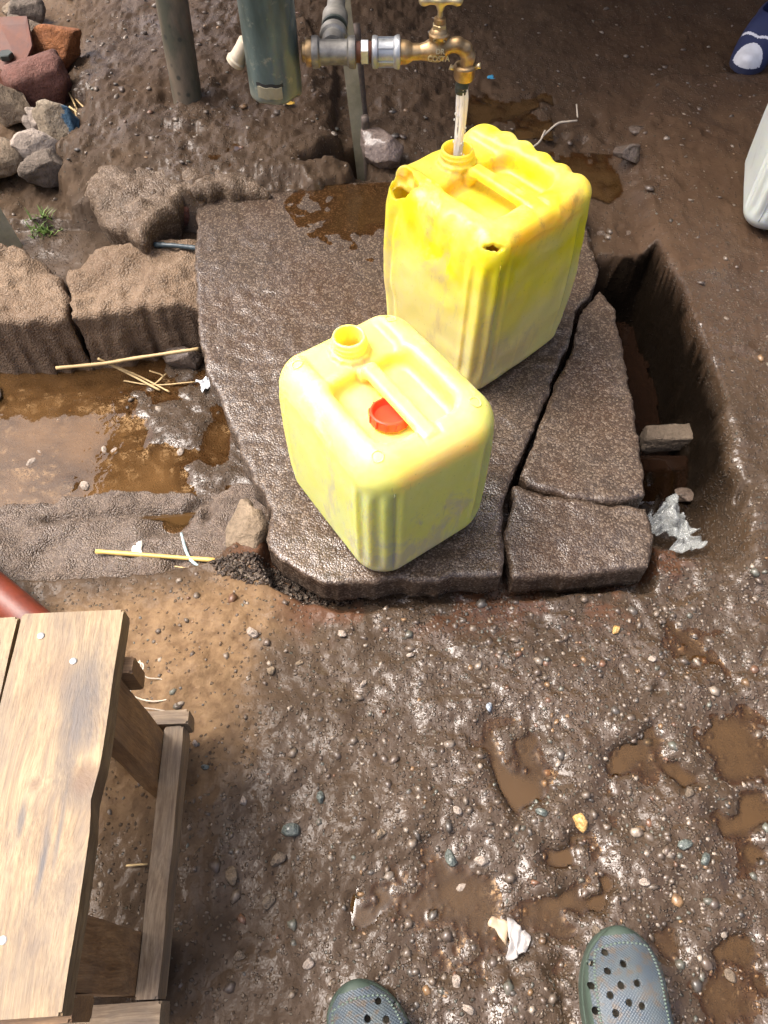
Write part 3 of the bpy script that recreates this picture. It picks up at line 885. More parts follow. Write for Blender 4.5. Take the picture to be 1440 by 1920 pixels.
dens = .12 + .75 * sst(-.2, .05, xs + .08 * fbm(xs, ys, .2, 2, 111)) * (.55 + .45 * fbm(xs, ys, .12, 2, 113))
keep = (rng.random(N) < dens) & (sdpoly(ALL_SLAB, xs, ys) > .025) & (sdpoly(NEARKERB, xs, ys) > .01)
xs, ys = xs[keep], ys[keep]
rs = np.clip(rng.lognormal(math.log(.0029), .55, len(xs)), .0014, .011)
bury = rng.uniform(-.16, .18, len(xs))
caps_front = scatter('gravel', xs, ys, rs, bury, ground_h, 'small pebbles bedded in the wet ground before the slab')
N = 2600
xs, ys = rng.uniform(-1.1, 1.1, N), rng.uniform(.95, 2.7, N)
keep = (sdpoly(ALL_SLAB, xs, ys) > .03) & (sdpoly(DEEP, xs, ys) > .05) & (rng.random(N) < .35 + .5 * (sdpoly(PLATEAU, xs, ys) < 0) + .25 * (sdpoly(RBANK, xs, ys) < 0)) & ~((ys > 1.3) & (ys < 1.62) & (xs < -.4))
xs, ys = xs[keep], ys[keep]
rs = np.clip(rng.lognormal(math.log(.0048), .5, len(xs)), .0025, .017)
scatter('gravel', xs, ys, rs, rng.uniform(-.2, .25, len(xs)), ground_h, 'small stones in the mud around and behind the slab')

FRONT = np.vstack([PP([(700,1250),(1250,1130),(1500,1100)], 0), [(.75, .6), (.8, -.15), (-.02, -.15)], PP([(640,1800)], 0)])
def bl(u, v, up, z=.02):
    c = P(u, v, z); xx, yy = np.meshgrid(c.x + np.linspace(-.02, .02, 9), c.y + np.linspace(-.02, .02, 9)); return float(ground_h(xx, yy).mean()) + up
water_patch('puddle', FRONT, -.0068, ground_h, 'puddle', .0028, caps_front, men=.0009)
water_patch('puddle', PP([(940,265),(1180,280),(1215,350),(1200,400),(1100,400),(980,330)], .02), bl(1085,325,.007), ground_h, 'puddle', .006)
water_patch('puddle', PP([(760,170),(1040,170),(1040,260),(760,270)], .02), bl(900,225,.006), ground_h, 'puddle', .007)
water_patch('puddle', PP([(440 + 70 * math.cos(a_), 275 + 45 * math.sin(a_)) for a_ in np.linspace(0, 6.1, 14)], .08), bl(440,275,-.004,.08), ground_h, 'puddle', .006)
water_patch('drain_water', np.array([(-2.5, .82), (.43, .82), (.43, 1.42), (-2.5, 1.42)]), -.153, ground_h, 'pool', .006, men=.001)
water_patch('drain_water', PP([(1000,440),(1260,440),(1380,700),(1400,900),(1000,900)], -.15), -.185, ground_h, 'drain_water', .008, men=.001)
water_patch('drain_water', PP([(1180,845),(1330,845),(1330,945),(1180,945)], -.1), -.112, ground_h, 'drain_water', .005, men=.001)
water_patch('puddle', PP([(560,345),(740,335),(760,440),(700,500),(560,440),(520,380)], SLAB_Z), SLAB_Z - .0012, lambda x, y: SLAB_Z + slab_h(x, y) + .0014 * fbm(x, y, .02, 2, 4), 'puddle', .0035, men=.0006)
nkf = lambda x, y: -.062 + nk_h(x, y) + .004 * fbm(x, y, .02, 2, 9)
water_patch('puddle', PP([(240,960),(370,950),(380,1020),(300,1025),(240,1000)], -.06), -.073, nkf, 'puddle', .004, men=.001)
water_patch('puddle', PP([(50,1020),(160,1020),(160,1080),(50,1085)], -.055), -.061, nkf, 'puddle', .004, men=.001)

# ------------------------------------------------------------------ jerrycans
def jerrycan(name, loc, rz, L, W, Hh, mat, res, far=False, rc=.045, rt=.034, bore=True, neck_r=.0255, hollow=.0042):
    """x runs from the neck end to the other end, y across, z up"""
    hx, hy = L / 2, W / 2
    nxp = -hx + .052 if not far else -hx + .058
    nz = Hh + (.018 if not far else .012)       # top of the neck
    plat = Hh - .014
    b0, b1 = -hx + .092, hx - .05               # basin
    bw = hy - .048
    hb0, hb1 = b0 - .004, b1 + .012             # handle ends
    hz = Hh - .008
    def outer(p):
        x, y, z = p[..., 0], p[..., 1], p[..., 2]
        bul = .0035 * np.sin(np.clip(z / Hh, 0, 1) * math.pi)
        if far: bul = bul + .004 * np.exp(-((z - .06) / .07) ** 2) * np.sin(y * 18 + 1)
        d2 = rrect(x, y, hx + bul, hy + bul, rc)
        # upright flutes in the corners
        s = (np.abs(x) - hx + rc) - (np.abs(y) - hy + rc)
        win = sst(.06, .04, np.abs(s)) * sst(.03, .06, z) * sst(Hh - .045, Hh - .075, z)
        d2 = d2 + .0026 * np.cos(s * 2 * math.pi / .036) * win
        if far:
            rb = np.abs(y) > hy - .05
            d2 = d2 + np.where(rb, .0018 * np.cos(x * 2 * math.pi / .043) * sst(Hh - .12, Hh - .05, z) * sst(hx - .03, hx - .06, np.abs(x)), 0)
            d2 = d2 - .002 * sst(.012, 0, np.abs(z - (.20 + .25 * (y + hy)))) * (x > 0) * 0
        d = ext(d2, np.abs(z - Hh / 2) - Hh / 2, rt)
        if far:
            d = d + .0016 * np.cos(x * 2 * math.pi / .043) * sst(hy - .055, hy - .03, np.abs(y)) * sst(Hh - .04, Hh - .01, z) * sst(hx - .02, hx - .05, np.abs(x))
            d = d + .004 * n3(p, .11, 5) + .0014 * n3(p, .035, 6)
            d = d + .016 * np.exp(-(((x + hx - .05) / .05) ** 2 + ((y + hy) / .035) ** 2 + ((z - Hh) / .05) ** 2))
            d = d + .0030 * np.abs(n3(p, .03, 15)) * sst(Hh - .06, Hh - .02, z)
            d = d + .009 * np.exp(-(((x - hx + .02) / .03) ** 2 + ((y + hy - .02) / .03) ** 2 + ((z - Hh) / .03) ** 2))
        else:
            d = d + .0016 * n3(p, .09, 7)
        return d
    def body(p):
        x, y, z = p[..., 0], p[..., 1], p[..., 2]
        d = outer(p)
        # lower middle strip at the neck end
        strip = ext(rrect(x - (nxp - .03), y, .075, hy - .052 if not far else hy - .058, .018), plat - z, .008)
        d = smax(d, -strip, .014)
        # basin round the handle
        bas = ext(rrect(x - (b0 + b1) / 2, y, (b1 - b0) / 2, bw, .03), (Hh - .042) - z, .012)
        d = smax(d, -bas, .014)
        # groove at the far end
        gr = ext(rrect(x - hx, y, .058, .017, .004), (Hh - .0045) - z, .003)
        d = smax(d, -gr, .004)
        # handle
        def rb(p, a, b, w_, t_):
            a, b = np.array(a), np.array(b)
            ab = b - a
            l = np.linalg.norm(ab); u = ab / l
            q = p - a
            t = q @ u
            nrm = np.array([-u[2], 0, u[0]])
            v = q @ nrm
            yy = q[..., 1]
            return ext(rrect(v, yy, t_, w_, min(t_, w_) * .8), np.abs(t - l / 2) - l / 2, .004)
        hd = rb(p, (hb0 + .014, 0, hz), (hb1 + .01, 0, hz - .002), .0125, .009)
        hd = smin(hd, rb(p, (hb0 + .018, 0, hz), (hb0 - .004, 0, Hh - .05), .0115, .009), .01)
        d = smin(d, hd, .006)
        # neck
        rr = lng(x - nxp, y)
        nk = ext(rr - neck_r, np.abs(z - (plat + nz) / 2) - (nz - plat) / 2 , .003)
        nk = smin(nk, lng(rr - neck_r, z - (nz - .010)) - .0022, .002)
        nk = smin(nk, lng(rr - neck_r, z - (nz - .018)) - .0022, .002)
        ang = np.arctan2(y, x - nxp)
        nk = smin(nk, ext(rr - neck_r - .0055 - .0009 * np.cos(ang * 12), np.abs(z - (plat + .004)) - .0035, .002), .003)
        d = smin(d, nk, .006)
        # inside
        inner = outer(p) + hollow * (2.2 if far else 1.7)
        inner = smax(inner, z - (Hh - .052), .01)
        ups = smax(-(np.abs(y) - (hy - .042)) , outer(p) + hollow * (2.2 if far else 1.7), .01)
        inner = smin(inner, smax(ups, z - (Hh - .008), .01), .01)
        hole = ext(rr - neck_r + .0045, np.abs(z - (Hh - .03)) - .09, .001)
        d = np.maximum(d, -np.minimum(inner, hole))
        if far:
            # torn corner over the neck end, split at the front corner
            tear = lng((x + hx - .030) / 1.25, (y + hy - .024) / .8, (z - Hh + .016) / 1.15) - .030 - .006 * n3(p, .014, 8)
            d = np.maximum(d, -tear)
            u_, w_ = (x - hx + .016) * .72 + (y + hy - .022) * .69, (x - hx + .016) * -.69 + (y + hy - .022) * .72
            sp = lng(u_ / 1.7, w_ / .42, (z - Hh + .022) / .9) - .0098 - .004 * n3(p, .007, 9)
            d = np.maximum(d, -sp)
            ln = capsule(p, (-hx + .04, -hy + .043, Hh), (0.0, -hy + .05, Hh - .004), .0012)
            d = np.maximum(d, -ln)
        return d
    root = empty(name, loc, rz)
    V, Q, N = surface_net(body, (-hx - .014, -hy - .014, -.012), (hx + .014, hy + .014, nz + .008), res, 2)
    c = V[Q].mean(1)
    rr = np.hypot(c[:, 0] - nxp, c[:, 1])
    isneck = (rr < neck_r + .0085) & (c[:, 2] > plat + .001)
    ishand = (np.abs(c[:, 1]) < .0145) & (c[:, 0] > hb0 - .008) & (c[:, 0] < hb1 + .004) & (c[:, 2] > Hh - .0365) & ~isneck
    split_net(root, V, Q, N, [('body', mat, ~isneck & ~ishand), ('neck', mat, isneck), ('handle', mat, ishand)])
    for sx in (-1, 1):
        for sy in (-1, 1):
            if far: continue
            bm = bmesh.new()
            vs = []
            for i in range(20):
                a = i / 20 * 2 * math.pi
                vs.append([bm.verts.new(((.0085 + .0014 * math.cos(b)) * math.cos(a), (.0085 + .0014 * math.cos(b)) * math.sin(a), .0011 * math.sin(b))) for b in [k / 6 * 2 * math.pi for k in range(6)]])
            for i in range(20):
                for k in range(6): bm.faces.new((vs[i][k], vs[(i + 1) % 20][k], vs[(i + 1) % 20][(k + 1) % 6], vs[i][(k + 1) % 6]))
            o = bm_obj('moulded_ring', bm, mat, root, True)
            xx, yy = sx * (hx - .040), sy * (hy - .034)
            zt = np.linspace(Hh + .004, Hh - .04, 400)
            vv = body(np.c_[np.full(400, xx), np.full(400, yy), zt])
            i0 = int(np.argmax(vv < 0))
            e_ = 1e-3; pt = np.array([xx, yy, zt[i0]])
            g_ = Vector([float(body(pt + np.eye(3)[k] * e_) - body(pt - np.eye(3)[k] * e_)) for k in range(3)]).normalized()
            o.location = pt; o.rotation_euler = g_.to_track_quat('Z', 'Y').to_euler()
    # mould seam down two corners
    for sx, sy in ((1, -1), (-1, 1)):
        pts = []
        for z_ in np.linspace(.03, Hh - .05, 26):
            dirx = np.array([sx * (hx - rc) , sy * (hy - rc), z_])
            dv = np.array([sx * .94, sy * .34, 0])
            t_ = np.linspace(0, .09, 500)
            ln_ = dirx + t_[:, None] * dv
            vv = outer(ln_)
            pts.append(ln_[int(np.argmax(vv > 0))])
        tube('mould_seam', [tuple(q_) for q_ in pts], .0011, mat, root, 6)
    return root
near = jerrycan('jerrycan', (.001, .776, SLAB_Z + .001), R(-55), .292, .240, .305, 'can_near', .0028, rc=.056, rt=.042)
tag(near, 'smaller pale yellow plastic jerrycan with a red cap in its handle recess', 'jerrycan', 'yellow jerrycans on the slab')
farc = jerrycan('jerrycan', (.180, 1.192, SLAB_Z + .001), R(-48), .274, .264, .366, 'can_far', .0028, far=True, rc=.036, rt=.028, neck_r=.0285)
tag(farc, 'larger scuffed bright yellow jerrycan with torn corner, filling under the tap', 'jerrycan', 'yellow jerrycans on the slab')
jug = jerrycan('jerrycan', (.985, 1.63, .052), R(75), .28, .25, .36, 'jug', .005, rc=.05, hollow=.012)
tag(jug, 'milky white plastic container cut off by the right photo edge', 'jerrycan')

# red screw cap lying in the near can's recess
rm = Matrix.Rotation(R(-55), 3, 'Z')
cpos = Vector((.001, .776, SLAB_Z + .001)) + rm @ Vector((.034, -.015, .305 - .0395))
capo = empty('screw_cap', cpos, R(20))
capo.rotation_euler = (R(-6), R(4), R(20)); capo.scale = (1.12, 1.12, 1.1)
lathe('cap_shell', [(.0, .004), (.012, .0042), (.020, .0062), (.0225, .0105), (.0235, .0145), (.0252, .0150), (.0268, .0135), (.0272, .004), (.0272, 0), (.024, 0)], 'cap_red', capo, seg=48)
for k in range(12):
    a = k / 12 * 2 * math.pi
    bm = bmesh.new(); bmesh.ops.create_cube(bm, size=1)
    bmesh.ops.scale(bm, vec=(.0028, .0024, .0125), verts=bm.verts)
    bmesh.ops.bevel(bm, geom=bm.edges[:], offset=.0006, segments=1)
    o = bm_obj('grip_rib', bm, 'cap_red', capo)
    o.location = (.0272 * math.cos(a), .0272 * math.sin(a), .0068); o.rotation_euler = (0, 0, a)
tag(capo, 'red ribbed screw cap lying under the handle of the pale jerrycan', 'cap')

# ------------------------------------------------------------------ tap, pipes, stream
TY = 1.25
def at(u, v): return P(u, v, None, TY)
axz = at(700, 98).z
X0 = lambda u: at(u, 100).x
px = (X0(800) - X0(700)) / 100
pipe = empty('water_pipe', (X0(625), TY, axz))
def seg(name, u0, u1, prof, mat, sides=None):
    """prof: (radius in photo pixels, fraction along)"""
    a, b = X0(u0) - X0(625), X0(u1) - X0(625)
    return lathe(name, [(r * px, a + (b - a) * t) for r, t in prof], mat, pipe, axis='X', sides=sides)
seg('brass_nut', 566, 586, [(15, 0), (17, .1), (17, .35), (24, .4), (25, .6), (24, .95), (16, 1)], 'brass')
tee = seg('tee', 584, 668, [(19, 0), (27, .02), (28, .08), (27, .16), (22, .2), (21.5, .5), (22, .8), (27, .84), (28, .92), (27, .98), (19, 1)], 'galv_dark')
br = lathe('tee_branch', [(21 * px, 0), (21 * px, .024), (26 * px, .027), (26.5 * px, .036), (26 * px, .042), (20 * px, .043)], 'galv_dark', tee, axis='Y', loc=(X0(624) - X0(625), .008, .004))
lathe('rubber_ring', [(19 * px, .0), (24.5 * px, .001), (25 * px, .004), (24.5 * px, .007), (19 * px, .008)], 'rubber', pipe, axis='Y', loc=(0, .058, .006))
lathe('hex_nipple', [(22 * px, 0), (23.5 * px, .002), (23.5 * px, .011), (22 * px, .013)], 'galv_dark', pipe, axis='Y', loc=(0, .068, .006), sides=6)
lathe('supply_pipe', [(18 * px, 0), (18 * px, .012), (25 * px, .015), (25 * px, .05), (18 * px, .053), (17 * px, 1.5), (17 * px, 2.8)], 'galv_dark', pipe, axis='Y', loc=(0, .050, .006))
seg('thread', 664, 680, [(17, 0), (18.5, .2), (17.5, .4), (18.5, .6), (17.5, .8), (17, 1)], 'rust')
seg('hex_nipple', 676, 692, [(18, 0), (22, .1), (22, .9), (18, 1)], 'galv', 6)
seg('thread', 690, 700, [(17, 0), (18.5, .3), (17.5, .6), (17, 1)], 'rust')
sock = seg('socket', 697, 751, [(20, 0), (27, .03), (28, .1), (27, .2), (23.5, .24), (23, .5), (23.5, .74), (27, .8), (28.5, .88), (28, .97), (20, 1)], 'galv')
for k in range(6):
    a = k / 6 * 2 * math.pi + .3
    bm = bmesh.new(); bmesh.ops.create_cube(bm, size=1)
    bmesh.ops.scale(bm, vec=(30 * px, 3 * px, 3.5 * px), verts=bm.verts)
    bmesh.ops.bevel(bm, geom=bm.edges[:], offset=.6 * px, segments=1)
    o = bm_obj('rib', bm, 'galv', sock)
    o.location = (X0(724) - X0(625), math.cos(a) * 24 * px, math.sin(a) * 24 * px); o.rotation_euler = (a - math.pi / 2, 0, 0)
tag(pipe, 'grey galvanised pipe with tee and ribbed socket feeding the brass tap', 'pipe')

tp = empty('water_tap', (X0(752), TY, axz))
ox, oz = X0(752), axz
def tl(u, v):
    q = at(u, v); return np.array([q.x - ox, 0, q.z - oz])
# spout path
arc = [tl(800, 96), tl(838, 86), tl(858, 84), tl(872, 92), tl(878, 106), tl(876, 122)]
def tapf(p):
    r = px
    d = capsule(p, (0, 0, 0), tl(800, 97), 15.5 * r, 13.5 * r)
    d = smin(d, capsule(p, tl(752, 98), tl(757, 98), 21 * r), 2 * r)
    d = smin(d, lng((p[..., 0] - tl(823, 0)[0]) / 1.15, p[..., 1] / 1.0, (p[..., 2] - tl(0, 93)[2]) / 1.0) - 21 * r, 8 * r)
    d = smin(d, capsule(p, tl(823, 88), tl(823, 66), 16 * r, 17.5 * r), 5 * r)
    a = None
    for i in range(len(arc) - 1):
        c = capsule(p, arc[i], arc[i + 1], 13.5 * r)
        a = c if a is None else smin(a, c, 3 * r)
    return smin(d, a, 6 * r)
lo, hi = tl(735, 140), tl(905, 45)
V, Q, N = surface_net(tapf, (lo[0], -.03, lo[2]), (hi[0], .03, hi[2]), .0012, 2)
mesh_np('tap_body', V, Q, 'brass', tp, True, N)
b = tl(823, 68)
lathe('bonnet', [(17 * px, -.002), (19 * px, 0), (19.5 * px, 5 * px), (17.5 * px, 8 * px), (13 * px, 9 * px)], 'brass', tp, loc=tuple(b))
lathe('gland_nut', [(13 * px, 0), (13.5 * px, 1 * px), (13.5 * px, 12 * px), (11.5 * px, 13 * px)], 'brass_pale', tp, loc=(b[0], 0, b[2] + 9 * px), sides=6)
lathe('gland_nut', [(9 * px, 0), (11 * px, 1 * px), (11 * px, 9 * px), (7 * px, 11 * px)], 'brass', tp, loc=(b[0], 0, b[2] + 22 * px))
lathe('stem', [(5 * px, 0), (5 * px, 17 * px), (6.5 * px, 21 * px), (0, 21 * px)], 'brass_pale', tp, loc=(b[0], 0, b[2] + 31 * px))
hzv = b[2] + 57 * px
def thf(p):
    q = p - np.array([b[0], 0, hzv])
    r = px
    w_ = np.clip(np.abs(q[..., 0]) / (34 * r), 0, 1)
    d = capsule(q, (-28 * r, 0, 2 * r), (28 * r, 0, 2 * r), 6 * r)
    d = smin(d, capsule(q, (-29 * r, 0, 2.5 * r), (-31 * r, 0, 2.5 * r), 8.5 * r), 4 * r)
    d = smin(d, capsule(q, (29 * r, 0, 2.5 * r), (31 * r, 0, 2.5 * r), 8.5 * r), 4 * r)
    return smin(d, capsule(q, (0, 0, -9 * r), (0, 0, 2 * r), 7 * r, 9 * r), 6 * r)
V, Q, N = surface_net(thf, (b[0] - 46 * px, -.012, hzv - 18 * px), (b[0] + 46 * px, .012, hzv + 14 * px), .001, 1)
mesh_np('tap_handle', V, Q, 'brass_pale', tp, True, N)
ou = tl(872, 122)
un = lathe('hose_union', [(17 * px, 2 * px), (20.5 * px, 0), (21.5 * px, -3 * px), (20.5 * px, -6 * px), (20.5 * px, -20 * px), (18 * px, -26 * px), (14 * px, -27 * px), (14 * px, -24 * px), (16 * px, -20 * px), (16 * px, 0), (17 * px, 2 * px)], 'brass', tp, loc=tuple(ou))
for sx in (-1, 1):
    tube('lug', [(sx * 19 * px, -4 * px * sx, -4 * px + 3 * px * sx), (sx * 25 * px, -7 * px * sx, -3 * px + 5 * px * sx), (sx * 28 * px, -8 * px * sx, -2 * px + 5 * px * sx)], [5 * px, 4.5 * px, 5.5 * px], 'brass_pale', un, 10)
lathe('washer', [(0, 0), (15.5 * px, 0), (15.5 * px, 2 * px), (0, 2 * px)], 'rubber', un, loc=(0, 0, -3 * px))
lathe('hose_end', [(10 * px, 0), (12.5 * px, 0), (12.5 * px, -12 * px), (13.4 * px, -14 * px), (12.5 * px, -17 * px), (13.4 * px, -20 * px), (12.5 * px, -22 * px), (12.3 * px, -27 * px), (10 * px, -27 * px), (10 * px, -10 * px)], 'rubber', tp, loc=(ou[0] - 3 * px, 0, ou[2] - 25 * px))
def letters(txt, size, loc, parent, mat, rx=R(90), dz=.0009):
    cu = bpy.data.curves.new('lettering', 'FONT')
    cu.body = txt; cu.size = size; cu.extrude = dz; cu.align_x = 'CENTER'; cu.offset = size * .025
    t = bpy.data.objects.new('lettering', cu)
    COL.objects.link(t)
    dg = bpy.context.evaluated_depsgraph_get()
    me = bpy.data.meshes.new_from_object(t.evaluated_get(dg))
    bpy.data.objects.remove(t)
    me.materials.clear(); me.materials.append(M[mat])
    o = bpy.data.objects.new('lettering', me)
    COL.objects.link(o); o.parent = parent; o.location = loc; o.rotation_euler = (rx, 0, 0)
    return o
c = tl(823, 93)
letters('DR', 12 * px, (c[0] + 1 * px, -20.2 * px, c[2] + 2 * px), tp, 'brass_pale', R(72), .0012)
letters('COSTA', 12.5 * px, (c[0] - 1 * px, -21.2 * px, c[2] - 10 * px), tp, 'brass_pale', R(80), .0018)
letters('C', 7 * px, (b[0] - 9 * px, -17 * px, b[2] - 1 * px), tp, 'brass_pale', R(80), .003)
letters('L', 7 * px, (b[0] + 9 * px, -17 * px, b[2] - 1 * px), tp, 'brass_pale', R(80), .003)
tag(tp, 'brass bib tap with T handle, running water into the larger jerrycan', 'tap')

# sleeve pipe
sx0, sb = at(517, 178).x, at(517, 178).z
sl = empty('plastic_pipe', (sx0, TY + .012, sb))
rad = 51 * px
bm = bmesh.new()
rows = [0, .004, .012, .03, .08, .2, .4, .7]
seg_n = 56
def ring(r, z, skew=0):
    return [bm.verts.new((r * math.cos(2 * math.pi * k / seg_n), r * math.sin(2 * math.pi * k / seg_n), z + (.003 * n2(k * .2, 3, 1.0) if z < .02 else 0))) for k in range(seg_n)]
outer_r = [ring(rad - (.0012 if z == 0 else 0), z) for z in rows]
inner_r = [ring(rad - .004, z) for z in rows]
for A in (outer_r, inner_r):
    for i in range(len(rows) - 1):
        for k in range(seg_n):
            bm.faces.new((A[i][k], A[i][(k + 1) % seg_n], A[i + 1][(k + 1) % seg_n], A[i + 1][k]))
for k in range(seg_n):
    bm.faces.new((outer_r[0][k], inner_r[0][k], inner_r[0][(k + 1) % seg_n], outer_r[0][(k + 1) % seg_n]))
    bm.faces.new((outer_r[-1][k], outer_r[-1][(k + 1) % seg_n], inner_r[-1][(k + 1) % seg_n], inner_r[-1][k]))
bm_obj('pipe_wall', bm, 'sleeve', sl, True)
# slot and bent flap
def curved(name, a0, a1, z0, z1, r0, r1, th, mat):
    bm = bmesh.new(); n = 8; g = []
    for i in range(n + 1):
        a = a0 + (a1 - a0) * i / n
        col = []
        for z, r in ((z0, r0), (z1, r1)):
            for dr in (0, th): col.append(bm.verts.new(((r + dr) * math.cos(a), (r + dr) * math.sin(a), z + .001 * math.sin(i * 1.7))))
        g.append(col)
    for i in range(n):
        A, B = g[i], g[i + 1]
        for f in ((A[0], B[0], B[2], A[2]), (A[1], A[3], B[3], B[1]), (A[2], B[2], B[3], A[3]), (A[0], A[1], B[1], B[0])): bm.faces.new(f)
    bm.faces.new((g[0][0], g[0][2], g[0][3], g[0][1])); bm.faces.new((g[-1][0], g[-1][1], g[-1][3], g[-1][2]))
    return bm_obj(name, bm, mat, sl)
curved('slot', R(-127), R(-66), .0265, .0325, rad - .0005, rad - .0005, .0008, 'dark')
curved('flap', R(-123), R(-70), .010, .0275, rad + .0012, rad + .0005, .0015, 'steel_olive')
tag(sl, 'thick dark blue-green pipe end with a cut slot, left of the tap', 'pipe')
cf = lathe('pipe_fitting', [(.0, -.014), (.012, -.014), (.015, -.012), (.0155, -.006), (.013, -.004), (.012, .01), (.012, .028), (.009, .03), (0, .03)], 'cream', None, axis='X', loc=(sx0 - rad - .0145, TY + .03, sb + .045))
cf.rotation_euler = (0, R(-55), 0)
tag(cf, 'small cream fitting peeking out behind the dark pipe end', 'fitting')

# stream
s0, s1 = at(868, 168), Vector((at(857, 296).x, TY + .006, .335))
V, F = [], []
n, k = 60, 10
for s_ in range(9):
    ph, rr0 = s_ * 2.399, (0 if s_ == 0 else (4.5 if s_ < 5 else 7.5)) * px
    b0_ = len(V)
    for i in range(n + 1):
        t = i / n
        a1 = ph + 1.5 * t + .35 * math.sin(5 * t + s_)
        ro = rr0 * (1 - .28 * t) * (1 + .3 * float(n2(np.array(t * 3 + s_ * 5.0), np.array(0.), 1.0, 7)))
        cx = s0.x + (s1.x - s0.x) * t ** .9 + ro * math.cos(a1)
        cy = s0.y + (s1.y - s0.y) * t + ro * math.sin(a1) * .8
        cz = s0.z + .004 + (s1.z - s0.z) * t
        rb_ = (5.4 if s_ else 7.0) * px * (1 - .2 * t) * (1 + .38 * float(n2(np.array(t * 6 + s_ * 3.0), np.array(s_ * 1.7), 1.0, 9)))
        for j_ in range(k):
            a = 2 * math.pi * j_ / k
            V.append((cx + rb_ * math.cos(a), cy + rb_ * math.sin(a), cz))
    for i in range(n):
        for j_ in range(k): F.append((b0_ + i * k + j_, b0_ + i * k + (j_ + 1) % k, b0_ + (i + 1) * k + (j_ + 1) % k, b0_ + (i + 1) * k + j_))
for i in range(46):
    t = random.random() ** .6
    r_ = random.uniform(.8, 2.0) * px
    a = random.uniform(0, 6.28); ro = random.uniform(8, 15) * px * (.6 + .7 * t)
    c_ = np.array([s0.x + (s1.x - s0.x) * t + ro * math.cos(a), s0.y + ro * math.sin(a), s0.z + (s1.z + .08 - s0.z) * t])
    b0_ = len(V)
    V += [tuple(q_) for q_ in IV1 * np.array([r_, r_, r_ * 2]) + c_]; F += [tuple(int(x_) + b0_ for x_ in f_) for f_ in IF1]
st = mesh_np('water_stream', V, F, 'stream')
tag(st, 'clear white stream of water falling from the tap into the jerrycan', 'water')

# ------------------------------------------------------------------ posts and rods
def gz(x, y): return float(ground_h(np.array([x]), np.array([y]))[0])
g0 = P(352, 188, .09); g0.z = gz(g0.x, g0.y) - .03
top = P(322, 0, None, g0.y + .03); top = g0 + (top - g0) * 2.2
d = (top - g0)
o = lathe('post', [(.038, 0), (.039, .25), (.040, .5), (.041, d.length), (.036, d.length)], 'pole', None, seg=32)
o.location = g0; o.rotation_euler = d.to_track_quat('Z', 'Y').to_euler()
tag(o, 'leaning mottled green-brown round post standing in the mud', 'post')
g0 = P(22, 462, .0); g0.z = gz(g0.x, g0.y) - .03
top = g0 + Vector((-.12, .12, .42))
bm = bmesh.new(); bmesh.ops.create_cube(bm, size=1)
bmesh.ops.subdivide_edges(bm, edges=bm.edges[:], cuts=2, use_grid_fill=True)
bmesh.ops.scale(bm, vec=(.05, .022, .55), verts=bm.verts)
bmesh.ops.translate(bm, vec=(0, 0, .22), verts=bm.verts)
bmesh.ops.bevel(bm, geom=[e for e in bm.edges if abs((e.verts[0].co - e.verts[1].co).z) > .1 and max(abs(e.verts[0].co.x), abs(e.verts[0].co.y) * 2.2) > .022], offset=.004, segments=2)
o = bm_obj('stake', bm, 'steel_olive', None)
d = top - g0
o.location = g0; o.rotation_euler = d.to_track_quat('Z', 'Y').to_euler()
tag(o, 'flat olive stake leaning out at the left photo edge beside grass', 'stake')
# flat bar and rebar behind the slab
g0 = P(686, 340, -.06); g0.z = -.12
t1 = P(643, 0, None, g0.y + .05)
d = t1 - g0; t1 = g0 + d * 1.9
bm = bmesh.new(); bmesh.ops.create_cube(bm, size=1)
Lb = (t1 - g0).length
bmesh.ops.scale(bm, vec=(.034, .010, Lb), verts=bm.verts)
bmesh.ops.translate(bm, vec=(0, 0, Lb / 2), verts=bm.verts)
bmesh.ops.bevel(bm, geom=bm.edges[:], offset=.0015, segments=2)
o = bm_obj('steel_bar', bm, 'steel_olive', None)
o.location = g0; o.rotation_euler = (math.atan2(-d.y, d.z), math.atan2(d.x, d.z), 0)
tag(o, 'tall flat grey-olive steel bar standing behind the tap pipe', 'bar')
def rod(a, b_, r, label, seed=1):
    n = 16
    pts = [a + (b_ - a) * (i / n) for i in range(n + 1)]
    o = tube('reinforcing_rod', [p - a for p in pts], [r * (1 + .07 * (i % 2)) for i in range(n + 1)], 'rebar', None, 10)
    o.location = a
    tag(o, label, 'rod')
ga = P(692, 340, -.05); ga.z = -.1
rod(ga, P(684, 218, None, ga.y - .01), .0095, 'short rusty reinforcing rod beside the foot of the steel bar')
gb = P(683, 300, -.05) + Vector((.012, .02, 0)); gb.z = -.1
rod(gb, P(668, 45, None, gb.y + .03), .009, 'taller thin dark rod rising just behind the steel bar')

